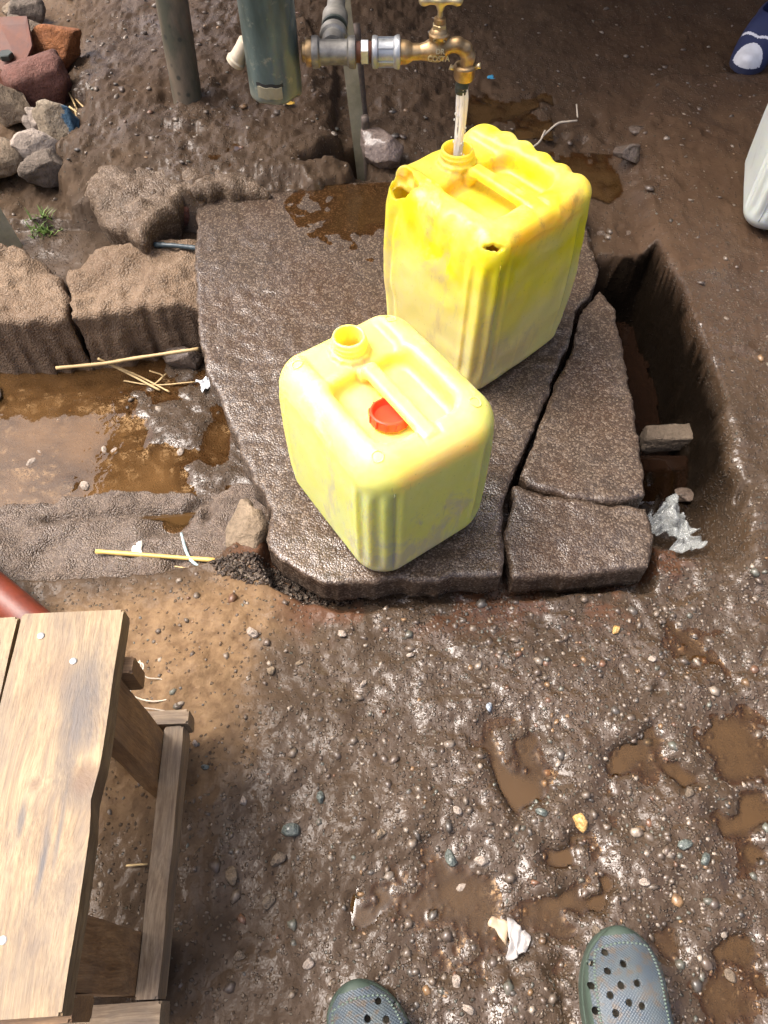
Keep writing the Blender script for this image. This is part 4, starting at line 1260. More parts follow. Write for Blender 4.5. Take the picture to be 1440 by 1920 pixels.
# ------------------------------------------------------------------ stones and bricks
bm_ = bmesh.new(); bmesh.ops.create_icosphere(bm_, subdivisions=4, radius=1); bm_.verts.ensure_lookup_table()
IV3 = np.array([v.co[:] for v in bm_.verts]); IF3 = np.array([[v.index for v in f.verts] for f in bm_.faces]); bm_.free()
PL = 'stones heaped at the top left'
def rock(name, u, v, w_, h_, mat, label, cat, depth=None, seed=0, box=.0, zoff=0.0, rot=(0, 0, 0), group=None, base=None, sink=.18, sz=None, big=True):
    if group == PL: w_, h_, sz = w_ * 1.22, h_ * 1.22, min(w_, h_) * 1.1
    c = P(u, v, base if base is not None else .02)
    if base is None:
        g = gz(c.x, c.y); c = P(u, v, g + .02); g = gz(c.x, c.y)
    else: g = base
    zc = (c - Vector((0, 0, CAM_H))).dot(Vector((0, _c, -_s)))
    k = zc / FPX
    a = w_ / 2 * k
    bb = (depth if depth else h_ * .8) / 2 * k
    hh = (sz if sz else min(w_, h_) * .7) / 2 * k
    rs = np.random.default_rng(seed)
    V = (IV3 if big else IV).copy()
    m = np.abs(V).max(1, keepdims=True)
    V = V * (1 - box) + V / m * (.72 if box > .6 else .82) * box
    for _ in range((4 if box > .6 else 11) if big else 6):
        nn = rs.normal(size=3); nn /= np.linalg.norm(nn)
        t = V @ nn
        lim = rs.uniform(.78, .98) if box > .6 else rs.uniform(.52, .8)
        V = V - np.where(t > lim, t - lim, 0)[:, None] * nn * .96
    V = V * (1 + .12 * n3(V * 1.3 + seed * 3.1, .8, seed) + (.05 * n3(V + seed, .22, seed + 1) + .03 * n3(V + seed, .1, seed + 2) if big else 0))[:, None]
    V = V * np.array([a, bb, hh]) * 1.1
    o = mesh_np(name, V * 1.1, IF3 if big else IF, mat, None, True)
    o.rotation_euler = tuple(R(q) for q in rot)
    o.location = (c.x, c.y, g + hh * (1 - sink) + zoff)
    tag(o, label, cat, group)
    return o
rock('stone', 112, 128, 84, 72, 'rock_orange', 'rounded rust-orange stone on top of the heap', 'stone', seed=11, zoff=.03, group=PL)
rock('brick', 84, 178, 92, 75, 'brick', 'dark red broken brick below the orange stone', 'brick', seed=12, box=.7, rot=(10, -8, 20), zoff=.01, group=PL)
rock('stone', 20, 218, 70, 70, 'rock_tan', 'tan angular stone at the left edge beside the red brick', 'stone', seed=13, box=.4, rot=(0, 10, -20), group=PL)
rock('stone', 70, 226, 40, 38, 'rock_pale', 'small pale stone between the tan stone and the blue-marked stone', 'stone', seed=14, box=.3, group=PL)
rock('stone', 116, 242, 70, 64, 'rock_blue', 'brown stone with a patch of blue paint on its right side', 'stone', seed=15, box=.5, rot=(0, 0, 12), group=PL)
rock('stone', 62, 282, 84, 78, 'rock_pale', 'palest greyish-white stone in the heap', 'stone', seed=16, box=.4, rot=(8, -10, 40), group=PL)
rock('stone', 92, 322, 76, 56, 'rock_dark', 'dark brown stone at the foot of the heap', 'stone', seed=17, box=.35, rot=(0, 0, 25), group=PL)
rock('stone', 60, 72, 76, 44, 'rock_grey', 'flat grey stone behind the rusty metal plate', 'stone', seed=18, box=.3, rot=(0, 8, -25), group=PL)
rock('stone', 48, 34, 60, 44, 'rock_dark', 'dull brown stone farthest back in the heap', 'stone', seed=19, box=.3, group=PL)
rock('stone', 4, 312, 70, 110, 'rock_tan', 'tall yellowish stone slab at the left edge above the stake', 'stone', seed=20, box=.5, rot=(20, 15, 10), group=PL)
rock('stone', 28, 30, 30, 30, 'rock_tan', 'small tan stone in the top left corner', 'stone', seed=41, group=PL)
rock('brick', 350, 408, 60, 84, 'brick', 'reddish broken brick wedged between muddy ledge and slab corner', 'brick', seed=21, box=.65, rot=(0, 12, -25), base=-.01, sz=60)
rock('concrete_lump', 716, 305, 66, 84, 'rock_pink', 'pinkish concrete lump beside the rod behind the slab', 'concrete lump', seed=22, box=.55, rot=(0, 0, 15), base=.03, sz=60)
rock('stone', 1176, 300, 50, 48, 'mudrock', 'muddy rounded stone at the far corner of the drain opening', 'stone', seed=23, box=.2, base=.04)
rock('stone', 1192, 250, 26, 24, 'mudrock', 'small muddy stone behind the drain corner stone', 'stone', seed=24, base=.04)
tag(cdt_slab('concrete_block', PP([(1085,392),(1150,388),(1206,394),(1214,440),(1160,448),(1095,456)], .0), .0, .16, 'low_kerb', .007, .004, .012, None, seed=9, relief=.003), 'wet brown concrete block across the far end of the drain', 'concrete block', None, 'thing')
rock('brick', 1252, 832, 116, 34, 'rock_grey', 'grey brick laid across the near end of the open drain', 'brick', seed=26, box=.9, rot=(0, 0, 4), base=-.135, sz=44, depth=42)
rock('stone', 350, 688, 92, 50, 'mudrock', 'muddy stone at the pool edge beside the twigs', 'stone', seed=27, box=.3, base=-.16, sz=50)
rock('stone', 462, 1012, 74, 110, 'rock_tan', 'tilted angular brown stone jammed against the slab', 'stone', seed=28, box=.6, rot=(25, -12, -28), base=-.04, sz=70, depth=110)
rock('stone', 1280, 935, 40, 34, 'mudrock', 'small dark stone behind the crumpled plastic bag', 'stone', seed=29, base=-.11)
rock('stone', -14, 745, 40, 60, 'rock_dark', 'dark stone at the left edge of the muddy pool', 'stone', seed=30, base=-.16)
lk = cdt_slab('rock', PP([(148,330),(160,372),(190,404),(228,420),(262,438),(292,412),(318,384),(352,362),(420,352),(500,346),(470,300),(400,262),(300,250),(200,262),(150,290)], .085), .082, .11, 'ledge', .009, .012, .02,
    lambda x, y: .014 * fbm(x, y, .10, 4, 131) - .05 * sst(.02, .09, y - 1.70), seed=12, rings=12, relief=.006, under=.02)
tag(lk, 'large flat muddy rock with a dark undercut edge behind the far kerb', 'rock', None, 'thing')
# loose stones lying on the front ground
GP = 'loose stones on the ground in front of the slab'
LP = [(545, 1552, 34, 'c3', 'greenish slate stone lying right of the stool rail'), (520, 1608, 32, 'c1', 'grey-brown stone just below the greenish slate stone'), (452, 1497, 20, 'c5', 'pale chip on the brown soil right of the stool'), (470, 1178, 24, 'c5', 'pale lump on the sandy soil below the dark soil'), (770, 1220, 14, 'c5', 'small pale pebble below the near corner of the pale jerrycan'), (680, 1275, 14, 'c5', 'tiny pale pebble on bare mud left of the gravel'), (920, 1318, 18, 'c6', 'bluish pebble among the gravel below the slab'), (860, 1515, 18, 'c5', 'pale pebble above and left of the largest puddle'), (1228, 1228, 16, 'c5', 'pale pebble below the small fragment'), (1160, 1172, 18, 'c7', 'small yellow stone below the small concrete fragment'), (1092, 1536, 34, 'c7', 'largest yellow-brown stone on the right-hand gravel'), (1020, 1518, 22, 'c3', 'dark slate stone left of the yellow-brown stone'), (1292, 1578, 26, 'c3', 'dark green stone on gravel above the right clog'), (1330, 1610, 26, 'c3', 'second dark green stone, nearer the right edge'), (846, 1605, 30, 'c3', 'dark slate stone at the rim of the largest puddle'), (905, 1612, 28, 'c5', 'pale stone at the far rim of the largest puddle'), (578, 1805, 24, 'c5', 'pale stone lying above and left of the bottom centre clog'), (505, 1250, 20, 'c2', 'tan stone at the edge of the sandy soil'), (360, 1387, 14, 'c5', 'small whitish pebble beside the stool rail end'), (380, 1432, 14, 'c3', 'small dark pebble beside the stool foot'), (712, 1560, 22, 'c2', 'tan stone on mud midway between stool and yellow-brown stone'), (600, 1490, 24, 'c3', 'dark stone on bare mud above the greenish slate stone'), (1378, 1828, 26, 'c1', 'grey stone right of the right clog'), (1216, 1650, 22, 'c5', 'pale stone on gravel above the right clog toe'), (865, 1660, 22, 'c5', 'pale stone sticking out of the largest puddle'), (858, 1840, 24, 'c5', 'pale stone between the two clogs'), (880, 1892, 22, 'c5', 'lower pale stone between the two clogs'), (445, 1790, 24, 'c1', 'grey stone on the mud right of the stool foot near the bottom'), (500, 1690, 30, 'c1', 'grey stone on the mud below the greenish slate stone'), (430, 1640, 34, 'c2', 'tan stone on the mud beside the middle of the stool rail'), (640, 1180, 18, 'c5', 'pale chip on mud straight below the slab edge'), (560, 1235, 14, 'c2', 'small tan chip on mud left of the gravel'), (1300, 1480, 22, 'c1', 'grey stone left of the right-hand puddle'), (1125, 1745, 22, 'c1', 'grey stone just left of the right clog toe')]
CC = {'c1': 'rock_grey', 'c2': 'rock_tan', 'c3': 'slate', 'c5': 'rock_pale', 'c6': 'bluish', 'c7': 'rock_orange_pale'}
m_rock('slate', (.07, .085, .075), (.12, .14, .12), .35, .5)
m_rock('bluish', (.24, .28, .32), (.32, .36, .4), .4, .4)
m_rock('rock_orange_pale', (.42, .24, .07), (.55, .36, .13), .5, .3)
for i, (u, v, s_, m_, lb) in enumerate(LP):
    rock('pebble', u, v, s_, s_ * .8, CC[m_], lb, 'pebble', seed=50 + i, box=.15, sink=.45, group=GP, rot=(0, 0, i * 47), sz=s_ * .6, big=False)
PG = 'pale pebbles lying in the muddy pool'
for i, (u, v, s_) in enumerate([(180,802,14),(60,870,20),(160,915,24),(300,820,16),(330,835,18),(195,845,18),(265,843,14),(215,848,16),(75,851,14),(232,818,14),(340,850,20),(110,790,12),(350,770,14)]):
    rock('pebble', u, v, s_, s_ * .8, 'rock_pale' if i % 3 else 'rock_tan', 'pale pebble lying in the shallow muddy pool', 'pebble', seed=110 + i, sink=.4, group=PG, rot=(0, 0, i * 61), base=-.160, big=False)

# rusty folded plate with a dark nut
pr = P(52, 140, .08)
rp = empty('metal_plate', (pr.x, pr.y, gz(pr.x, pr.y) + .02), R(-18))
def plate(name, pts, th, mat, parent):
    bm = bmesh.new()
    vs = [bm.verts.new(p) for p in pts]
    f = bm.faces.new(vs)
    bm.normal_update()
    r = bmesh.ops.extrude_face_region(bm, geom=[f])
    nn = f.normal.copy()
    bmesh.ops.translate(bm, vec=nn * th, verts=[v for v in r['geom'] if isinstance(v, bmesh.types.BMVert)])
    return bm_obj(name, bm, mat, parent)
plate('upper_face', [(-.13, -.02, .06), (.02, -.06, .05), (.05, .0, .11), (-.02, .10, .13), (-.13, .08, .12)], .006, 'rust', rp)
plate('side_face', [(-.13, -.021, .058), (.018, -.062, .048), (.06, -.075, -.03), (-.13, -.05, -.03)], .006, 'rust', rp)
lathe('nut', [(.008, 0), (.019, .0), (.02, .002), (.02, .012), (.018, .014), (.008, .014)], 'rubber', rp, loc=(-.03, -.02, .075), sides=6)
tag(rp, 'rusty dark red folded metal plate with a black nut, in the top left corner', 'metal plate')

# ------------------------------------------------------------------ wooden stool
st_ = empty('stool', (-.297, -.004, 0), math.atan2(.02, .414))
def board(name, x0, x1, y0, y1, z0, z1, mat, along='Y', wob=.0012, cuts=14, bev=.003, notch=None, seed=0):
    sx, sy, sz = x1 - x0, y1 - y0, z1 - z0
    if along == 'Y': d = (sx, sy, sz)
    elif along == 'X': d = (sy, sx, sz)
    else: d = (sx, sz, sy)
    bm = bmesh.new(); bmesh.ops.create_cube(bm, size=1)
    bmesh.ops.scale(bm, vec=d, verts=bm.verts)
    bmesh.ops.bevel(bm, geom=bm.edges[:], offset=bev, segments=2)
    for i in range(1, cuts):
        yy = -d[1] / 2 + d[1] * i / cuts
        bmesh.ops.bisect_plane(bm, geom=bm.verts[:] + bm.edges[:] + bm.faces[:], plane_co=(0, yy, 0), plane_no=(0, 1, 0))
    for v in bm.verts:
        q = np.array(v.co)
        v.co.x += wob * float(n3(q + seed, .06, seed)); v.co.z += wob * float(n3(q + 5 + seed, .06, seed))
        v.co.y += wob * float(n3(q + 9 + seed, .03, seed))
        if notch and v.co.x > d[0] * .3:
            v.co.x -= notch[1] * math.exp(-((v.co.y - notch[0]) / notch[2]) ** 2) * (1 + .5 * float(n3(q, .008, 3)))
    o = bm_obj(name, bm, mat, st_, True)
    o.data.set_sharp_from_angle(angle=R(40))
    o.location = ((x0 + x1) / 2, (y0 + y1) / 2, (z0 + z1) / 2)
    if along == 'X': o.rotation_euler = (0, 0, R(-90))
    if along == 'Z': o.rotation_euler = (R(90), 0, 0)
    return o
s1_ = board('seat_plank', -.122, 0, .0, .414, .322, .352, 'wood_seat', notch=(-.012, .005, .02), cuts=26, seed=1)
s2_ = board('seat_plank', -.248, -.126, .003, .410, .322, .351, 'wood_seat', cuts=14, seed=2)
for par, q in ((s1_, [(-.032, .177), (.012, .143), (-.007, -.142)]), (s2_, [(.043, .17), (-.03, .16), (.04, -.14)])):
    for x_, y_ in q:
        o = lathe('nail_head', [(0, .0008), (.003, .0007), (.0042, 0), (.0042, -.003)], 'nail', par, loc=(x_, y_, .0155), seg=14)
for xa, xb, tagx in ((-.030, -.004, 1), (-.244, -.218, -1)):
    for ya, yb in ((.020, .088), (.272, .342)):
        board('leg', xa, xb, ya, yb, -.012, .321, 'wood_leg', 'Z', seed=int(ya * 100) + tagx)
board('side_rail', -.003, .024, .016, .350, .055, .10, 'wood_rail', seed=5)
board('side_rail', -.272, -.245, .016, .350, .055, .10, 'wood_rail', seed=6)
board('end_rail', -.262, .031, .352, .372, .06, .104, 'wood_rail', 'X', seed=7)
board('end_rail', -.262, .028, -.014, .0135, .05, .094, 'wood_rail', 'X', seed=8)
board('apron', -.24, .010, .344, .366, .262, .3205, 'wood_leg', 'X', seed=9, wob=.002)
board('apron', -.24, -.002, -.004, .018, .262, .3205, 'wood_leg', 'X', seed=10, wob=.002)
tag(st_, 'small worn wooden stool with plank seat at the lower left', 'stool')

# orange painted pipe behind the stool
a, b_ = P(-170, 972, .03), P(150, 1240, .05)
o = tube('painted_pipe', [a + (b_ - a) * t for t in (0, .3, .6, .9, 1)], .029, 'orange_paint', None, 24)
tag(o, 'red-orange painted pipe at the left edge, running under the stool', 'pipe')

# ------------------------------------------------------------------ shoes
HOLES = [(628,518),(432,640),(840,703),(612,780),(388,960),(752,988),(975,975),(597,1110),(838,1230),(1010,1288),(410,1300),(655,1355)]
def clog(loc, rz, mirror, label):
    """y points to the toe, toe tip at y = 0"""
    Ln = .285
    def cx(y): return mirror * (.012 * sst(-.10, 0, y))            # toe leans to the inner side
    def hw(y):
        t = np.clip(-y / Ln, 0, 1)
        return .052 * np.sqrt(np.clip(1 - (1 - np.clip(t / .26, 0, 1)) ** 2.3, 0, 1)) * (1 - .16 * sst(.35, .75, t)) * np.sqrt(np.clip(1 - (np.clip((t - .8) / .2, 0, 1)) ** 2.6, 0, 1)) + .0002
    def vol(p, off):
        x, y, z = p[..., 0], p[..., 1], p[..., 2]
        t = np.clip(-y / Ln, 0, 1)
        u = (x - cx(y) * 1.0)
        q = np.abs(u) / (hw(y) + .004)
        end = np.maximum(y - .0, -y - Ln)
        d2 = np.maximum((np.abs(u) - hw(y)) * .8, end)
        topz = .034 + .040 * sst(0, .30, t) - .0 * t
        dome = topz - .020 * np.clip(q, 0, 1.2) ** 2.4
        return smax(d2 + off, z - dome + off, .012)
    hl = []
    for a, b in HOLES:
        u, v = 1080 + a / 7.2, 1720 + b / 7.2
        q = P(u, v, .072)
        hl.append((q.x - .318, q.y - .091))
    def f(p):
        x, y, z = p[..., 0], p[..., 1], p[..., 2]
        d = vol(p, 0)
        d = np.maximum(d, -z)
        # welt groove between sole and upper
        d = d + .002 * sst(.004, .0, np.abs(z - .024))
        d = d + .0022 * sst(.10, .02, z) * 0
        inn = smax(vol(p, .0055), .018 - z, .004)
        d = np.maximum(d, -inn)
        for hx_, hy_ in hl:
            d = np.maximum(d, -np.maximum(lng(x - mirror * hx_ * mirror if mirror > 0 else x + hx_, y - hy_) - .0040, .03 - z))
        mouth = np.maximum(lng((x - cx(y)) / .9, (y + .215) / 1.75) - .043, .045 - z)
        d = smax(d, -mouth, .004)
        return d
    root = empty('clog', loc, rz)
    V, Q, N = surface_net(f, (-.085, -Ln - .012, -.004), (.085, .012, .088), .0021, 2)
    c = V[Q].mean(1)
    nq = N[Q].mean(1)
    q = np.abs(c[:, 0] - cx(c[:, 1])) / (hw(c[:, 1]))
    inside = vol(c, .003) < -.001
    rim = (vol(c, 0) > -.0045) & ((c[:, 2] < .025) | (q > .93) | (c[:, 1] > -.012))
    bed = ~rim & inside & (c[:, 2] < .03)
    split_net(root, V, Q, N, [('sole', 'clog_sole', rim & ~bed), ('footbed', 'footbed', bed), ('upper', 'clog', ~rim & ~bed)])
    # stitched border round the vamp
    VV, FF = [], []
    k = 0
    path = []
    for s_ in (-1, 1):
        ys_ = np.linspace(-.16, -.028, 34)
        seq = [(cx(y) + s_ * (hw(y) * .80), y) for y in ys_]
        path += seq if s_ < 0 else seq[::-1]
        if s_ < 0:
            y = -.026
            path += [(cx(y) + t * hw(-.028) * .8, -.028 + .006 * (1 - t * t)) for t in np.linspace(-.9, .9, 12)]
    for (x_, y_) in path:
        zt = np.linspace(.02, .085, 200)
        pt = np.c_[np.full(200, x_), np.full(200, y_), zt]
        vv = vol(pt, 0)
        i = np.argmax(vv > 0)
        VV.append(IV1 * np.array([.0026, .0018, .0014]) + (x_, y_, zt[i])); FF.append(IF1 + k); k += len(IV1)
    mesh_np('stitching', np.concatenate(VV), np.concatenate(FF), 'stitch', root)
    hs = [(s_, -.20 - .088 * math.sqrt(max(0, 1 - (s_ / .047) ** 2)), .058) for s_ in np.linspace(-.047, .047, 15)]
    tube('heel_strap', hs, [.006] * 15, 'clog_sole', root, 8)
    tag(root, label, 'clog', 'pair of clogs worn by the photographer')
    return root
clog((.301, .097, .003), R(4), 1, 'grey-blue rubber clog at the right, with a dozen holes showing')
clog((-.029, .038, .003), R(14), -1, 'grey-blue rubber clog at the bottom centre, only its toe in view')

# blue sneaker at the right edge
def shoe():
    p0 = P(1402, 158, .03)
    root = empty('sneaker', (p0.x - .03, p0.y, gz(p0.x, p0.y)), R(150))
    def vol(p, o=0):
        x, y, z = p[..., 0], p[..., 1], p[..., 2]
        t = np.clip(-y / .27, 0, 1)
        hw = .050 * np.sqrt(np.clip(1 - (1 - np.clip(t / .3, 0, 1)) ** 2.2, 0, 1)) * (1 - .2 * sst(.3, .7, t)) * np.sqrt(np.clip(1 - np.clip((t - .8) / .2, 0, 1) ** 3, 0, 1)) + .0005
        top = .048 + .055 * sst(.1, .6, t)
        q = np.abs(x) / (hw + .003)
        return np.maximum(smax(np.maximum((np.abs(x) - hw) * .8, np.maximum(y, -y - .27)) + o, z - top + .022 * np.clip(q, 0, 1.2) ** 2.2 + o, .02), -z)
    f = lambda p: np.maximum(vol(p), -np.maximum(lng(p[..., 0] / .8, (p[..., 1] + .2) / 1.5) - .034, .05 - p[..., 2]))
    V, Q, N = surface_net(f, (-.07, -.29, -.006), (.07, .012, .12), .0028, 2)
    c = V[Q].mean(1)
    e = lng(c[:, 0] / .038, (c[:, 1] + .026) / .038)
    cap = (e < 1) & (c[:, 2] > .019)
    ring_ = (lng(c[:, 0] / .046, (c[:, 1] + .054) / .036) < 1) & (c[:, 1] < -.072) & (c[:, 1] > -.0835)
    stripe = (c[:, 2] > .03) & (np.abs(c[:, 1] + .080 + .35 * np.abs(c[:, 0])) < .0035) & (np.abs(c[:, 0]) < .045)
    sole = (c[:, 2] < .016)
    split_net(root, V, Q, N, [('toe_cap', 'shoe_white', cap), ('stripe', 'shoe_white', stripe & ~cap), ('sole', 'shoe_sole', sole), ('upper', 'shoe_blue', ~cap & ~stripe & ~sole)])
    tag(root, 'dark blue canvas shoe with a white toe cap at the right edge', 'shoe')
shoe()

# ------------------------------------------------------------------ litter and small things
def kz(u, v, up=.004):
    z = -.03
    for _ in range(4):
        q = P(u, v, z); z = float(nkf(np.array([q.x]), np.array([q.y]))[0]) + up
    return z
def strand(name, px_pts, z, r, mat, label, cat, group=None, lift=None, n=24, taper=False):
    pts = []
    for i, q in enumerate(px_pts):
        zz = z if not callable(z) else z(*q)
        p = P(q[0], q[1], zz)
        if len(q) > 2: p = P(q[0], q[1], q[2])
        pts.append(p)
    s_ = spline(pts, n)
    rr = [r * (1 - .6 * (i / len(s_)) if taper else 1) * (1 + .12 * random.uniform(-1, 1)) for i in range(len(s_))]
    o = tube(name, s_, rr, mat, None, 7)
    tag(o, label, cat, group)
    return o
reed = strand('reed', [(180,1034,max(kz(180,1034),kz(250,1040))), (410,1051,max(kz(330,1047),kz(410,1051),kz(370,1049)))], 0, .0042, 'reed', 'yellow reed stalk lying across the low kerb', 'reed', n=12)
TW = 'dry twigs caught at the pool edge'
strand('twig', [(105,690,-.10), (190,682,-.10), (250,672,-.09), (372,654,-.07)], 0, .0042, 'straw', 'longest dry twig, lying from the pool to the slab', 'twig', TW, taper=False)
strand('twig', [(183,672,-.095), (230,695,-.13), (300,732,-.148)], 0, .0028, 'straw', 'thin straw crossing the longest twig towards the water', 'twig', TW)
strand('twig', [(200,680,-.1), (260,705,-.14), (318,735,-.148)], 0, .0022, 'straw', 'second thin straw just right of the crossing one', 'twig', TW)
strand('twig', [(232,714,-.149), (290,722,-.149), (365,716,-.145)], 0, .0018, 'straw', 'faint straw floating nearest the foam', 'twig', TW)
strand('twig', [(280,695,-.13), (305,705,-.14), (290,720,-.145), (312,700,-.14)], 0, .0016, 'straw', 'tangled short straw right of the crossing straws', 'twig', TW)
SG = 'loose pale string by the stool'
strand('string', [(240,1240,.012), (268,1245,.02), (262,1270,.02), (245,1300,.012), (285,1315,.01), (330,1305,.008), (360,1275,.008), (380,1238,.008)], 0, .0013, 'string', 'long curl of pale string on the ground beside the stool', 'string', SG, n=40)
strand('string', [(262,1238,.02), (272,1268,.02), (300,1273,.012), (306,1276,.01)], 0, .0011, 'string', 'short kinked end of string nearest the stool seat', 'string', SG)
strand('string', [(250,1325,.03), (290,1330,.02), (315,1335,.012), (325,1342,.01)], 0, .0012, 'string', 'short string just above the stool rail end', 'string', SG)
strand('cord', [(1018,255,.03), (1045,232,.035), (1065,228,.035), (1082,226,.03)], 0, .0028, 'string', 'thin pale cord bent in the mud behind the larger jerrycan', 'cord')
strand('cord', [(1000,275,.03), (1012,265,.035), (1022,245,.035)], 0, .0024, 'string', 'lower length of thin cord right of the jerrycan shoulder', 'cord')
strand('straw', [(1081,196,.035), (1082,208,.035), (1083,220,.03)], 0, .002, 'string', 'short upright pale straw on dark mud behind the jerrycan', 'straw')
strand('plastic_strip', [(340,1000,kz(340,1000)), (348,1030,kz(348,1030)), (360,1052,kz(360,1052)), (385,1068,kz(385,1068)), (405,1072,kz(405,1072))], 0, .003, 'skyblue_strip', 'pale blue frayed plastic strip under the yellow reed', 'strip')
strand('straw', [(328,1062,kz(328,1062)), (380,1070,kz(380,1070)), (405,1074,kz(400,1072))], 0, .0014, 'straw', 'thin pale straw beside the blue frayed strip', 'straw')
hb = strand('hose_piece', [(290,459,.035), (320,460,.04), (350,463,.04), (372,466,.04)], 0, .006, 'hose_blue', 'dark blue-grey hose piece on the kerb under the red brick', 'hose')
strand('straw', [(882,1094,.0), (905,1096,.0), (930,1097,.0)], 0, .0018, 'straw', 'short pale straw in the mud under the slab edge', 'straw')
strand('straw', [(515 / 2.18, 1040 + 1271 / 2.18, .012), (603 / 2.18, 1040 + 1265 / 2.18, .012)], 0, .0016, 'straw', 'short pale straw on the ground inside the stool frame', 'straw', n=4)
DG = 'dry grass stalks by the red brick'
for i, q in enumerate([[(128,170),(140,195),(150,215)], [(132,172),(146,190),(168,212)], [(130,200),(150,215),(166,232)], [(140,205),(146,225),(152,242)], [(125,165),(135,185),(142,200)]]):
    strand('grass_stalk', [(a, b, .055 + .01 * (i % 3)) for a, b in q], 0, .0022, 'straw', 'pale dry grass stalk lying beside the dark red brick', 'grass stalk', DG, n=8)
def scrap(name, u, v, w_, h_, z, mat, label, cat, seed=0, crumple=.35, nn=12):
    c = P(u, v, z)
    k = (c - Vector((0, 0, CAM_H))).dot(Vector((0, _c, -_s))) / FPX
    g = np.stack(np.meshgrid(np.linspace(-1, 1, nn), np.linspace(-1, 1, nn), indexing='ij'), -1).reshape(-1, 2)
    rs_ = np.random.default_rng(seed)
    ang = np.arctan2(g[:, 1], g[:, 0])
    gr = g * (1 + .35 * np.cos(ang * 3 + seed) * np.hypot(g[:, 0], g[:, 1]) / 1.4)[:, None]
    V = np.c_[gr[:, 0] * w_ / 2 * k, gr[:, 1] * h_ / 2 * k * 1.15, np.zeros(len(g))]
    s_ = max(w_, h_) * k
    V[:, 2] = np.abs(n2(V[:, 0] + seed, V[:, 1], s_ * .28, seed)) * s_ * crumple + np.abs(n2(V[:, 0] + seed, V[:, 1], s_ * .12, seed + 4)) * s_ * crumple * .4
    V[:, :2] += n2(V[:, 0], V[:, 1] + seed, s_ * .2, seed + 9)[:, None] * s_ * .06
    ii = np.arange(nn * nn).reshape(nn, nn)
    F = np.stack([ii[:-1, :-1], ii[1:, :-1], ii[1:, 1:], ii[:-1, 1:]], -1).reshape(-1, 4)
    o = mesh_np(name, V, F, mat, None, False)
    md = o.modifiers.new('thickness', 'SOLIDIFY'); md.thickness = .0006
    o.location = c
    o.rotation_euler = (0, 0, seed)
    return tag(o, label, cat)
scrap('plastic_bag', 1248, 985, 66, 62, -.075, 'film', 'crumpled clear plastic bag in the gap beside the small fragment', 'plastic bag', 2, .5, 20)
scrap('plastic_bag', 1285, 1022, 52, 34, -.06, 'film', 'twisted tail of clear plastic trailing from the crumpled bag', 'plastic bag', 6, .4, 14)
scrap('plastic_scrap', 970, 1764, 36, 46, .004, 'white_scrap', 'white twisted plastic scrap at the puddle near the clogs', 'scrap', 3, .25, 12)
scrap('plastic_scrap', 938, 1738, 26, 34, -.004, 'leaf_pale', 'pale brownish scrap half sunk in the puddle near the clogs', 'scrap', 4, .12, 8) if 'leaf_pale' in M else None
scrap('paper_scrap', 258, 1031, 26, 14, kz(258,1031), 'paper', 'small white paper scrap beside the yellow reed', 'paper', 5, .1, 6)
scrap('foam', 388, 722, 30, 22, -.146, 'foam', 'white foam clump floating against the slab', 'foam', 7, .4, 12)
scrap('plastic_scrap', 920, 147, 10, 10, .05, 'blue_bit', 'tiny bright blue scrap on the dark mud right of the tap', 'scrap', 8, .4, 5)
scrap('leaf', 544, 194, 14, 10, .10, 'leaf_yellow', 'tiny yellow leaf on the mud below the dark pipe end', 'leaf', 9, .2, 5)
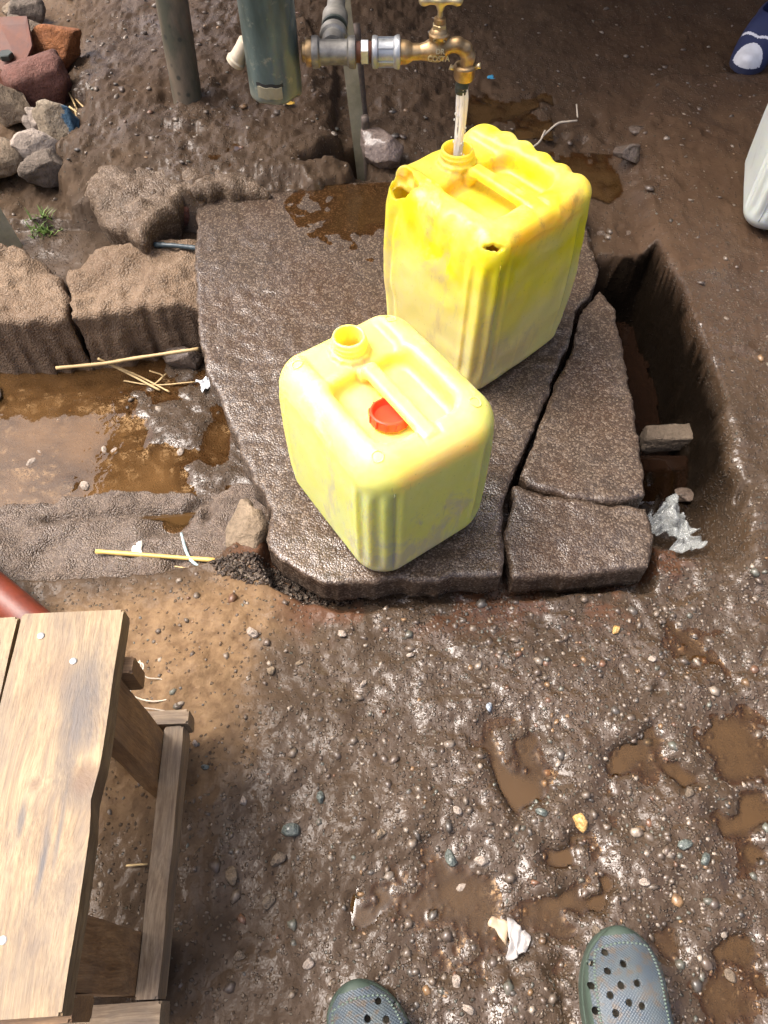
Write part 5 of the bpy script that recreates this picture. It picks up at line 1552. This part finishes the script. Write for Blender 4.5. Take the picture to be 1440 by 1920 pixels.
# grass tuft
gt = P(82, 428, .0)
V, F = [], []
for i in range(90):
    a = random.uniform(0, 6.28); r0 = random.uniform(0, .03); L_ = random.uniform(.015, .045)
    bx, by = gt.x + r0 * math.cos(a) * 1.2, gt.y + r0 * math.sin(a)
    z0 = gz(bx, by) - .002
    da = random.uniform(0, 6.28); out = random.uniform(.3, 1.0)
    w_ = random.uniform(.0015, .0032)
    k = len(V)
    for t in (0, .5, 1):
        cxp, cyp = bx + math.cos(da) * out * L_ * t, by + math.sin(da) * out * L_ * t
        cz = z0 + L_ * (t - .45 * t * t)
        ww = w_ * (1 - t * .9)
        V += [(cxp - math.sin(da) * ww, cyp + math.cos(da) * ww, cz), (cxp + math.sin(da) * ww, cyp - math.cos(da) * ww, cz)]
    F += [(k, k + 1, k + 3, k + 2), (k + 2, k + 3, k + 5, k + 4)]
o = mesh_np('grass_tuft', V, F, 'grass', None, True)
tag(o, 'small tuft of bright green grass below the stone heap', 'grass')

# dark loose soil between the low kerb and the slab's near edge
sp = PP([(400,1070),(440,1055),(500,1050),(560,1075),(620,1098),(700,1102),(650,1125),(560,1125),(480,1110),(420,1095)], -.03)
lo_, hi_ = sp.min(0), sp.max(0)
xs = rng.uniform(lo_[0], hi_[0], 2600); ys = rng.uniform(lo_[1], hi_[1], 2600)
kp = sdpoly(sp, xs, ys) < 0
xs, ys = xs[kp], ys[kp]
zs = ground_h(xs, ys)
V, F = [], []
for i in range(len(xs)):
    r_ = rng.uniform(.0012, .0055)
    V.append(PROTO[rng.integers(40)] * r_ + (xs[i], ys[i], zs[i] + r_ * .3)); F.append(IF1 + i * len(IV1))
o = mesh_np('soil', np.concatenate(V), np.concatenate(F), 'soil')
tag(o, 'crumbly black soil along the slab rim', None, kind='stuff')

# ------------------------------------------------------------------ building out of view, added to block sun and sky over the far side
bd = empty('shade_house', (2.9, 3.6, 0))
def bbox(name, x0, x1, y0, y1, z0, z1, mat, parent):
    bm = bmesh.new(); bmesh.ops.create_cube(bm, size=1)
    bmesh.ops.scale(bm, vec=(x1 - x0, y1 - y0, z1 - z0), verts=bm.verts)
    bmesh.ops.bevel(bm, geom=bm.edges[:], offset=.008, segments=1)
    o = bm_obj(name, bm, mat, parent)
    o.location = ((x0 + x1) / 2 - parent.location.x, (y0 + y1) / 2 - parent.location.y, (z0 + z1) / 2)
    return o
bbox('wall', -.55, 6.0, 3.1, 3.3, -.1, 1.98, 'plaster', bd)
bbox('plinth', -.57, 6.02, 3.06, 3.099, -.1, .25, 'timber', bd)
for i in range(17):
    bbox('roof_panel', -1.6 + i * .47, -1.6 + i * .47 + .463, 1.95, 4.2, 2.00 + .001 * (i % 2), 2.03 + .001 * (i % 2), 'roofing', bd)
tag(bd, 'unseen plastered wall and sheet roof added to shade the far ground', 'shade_house')
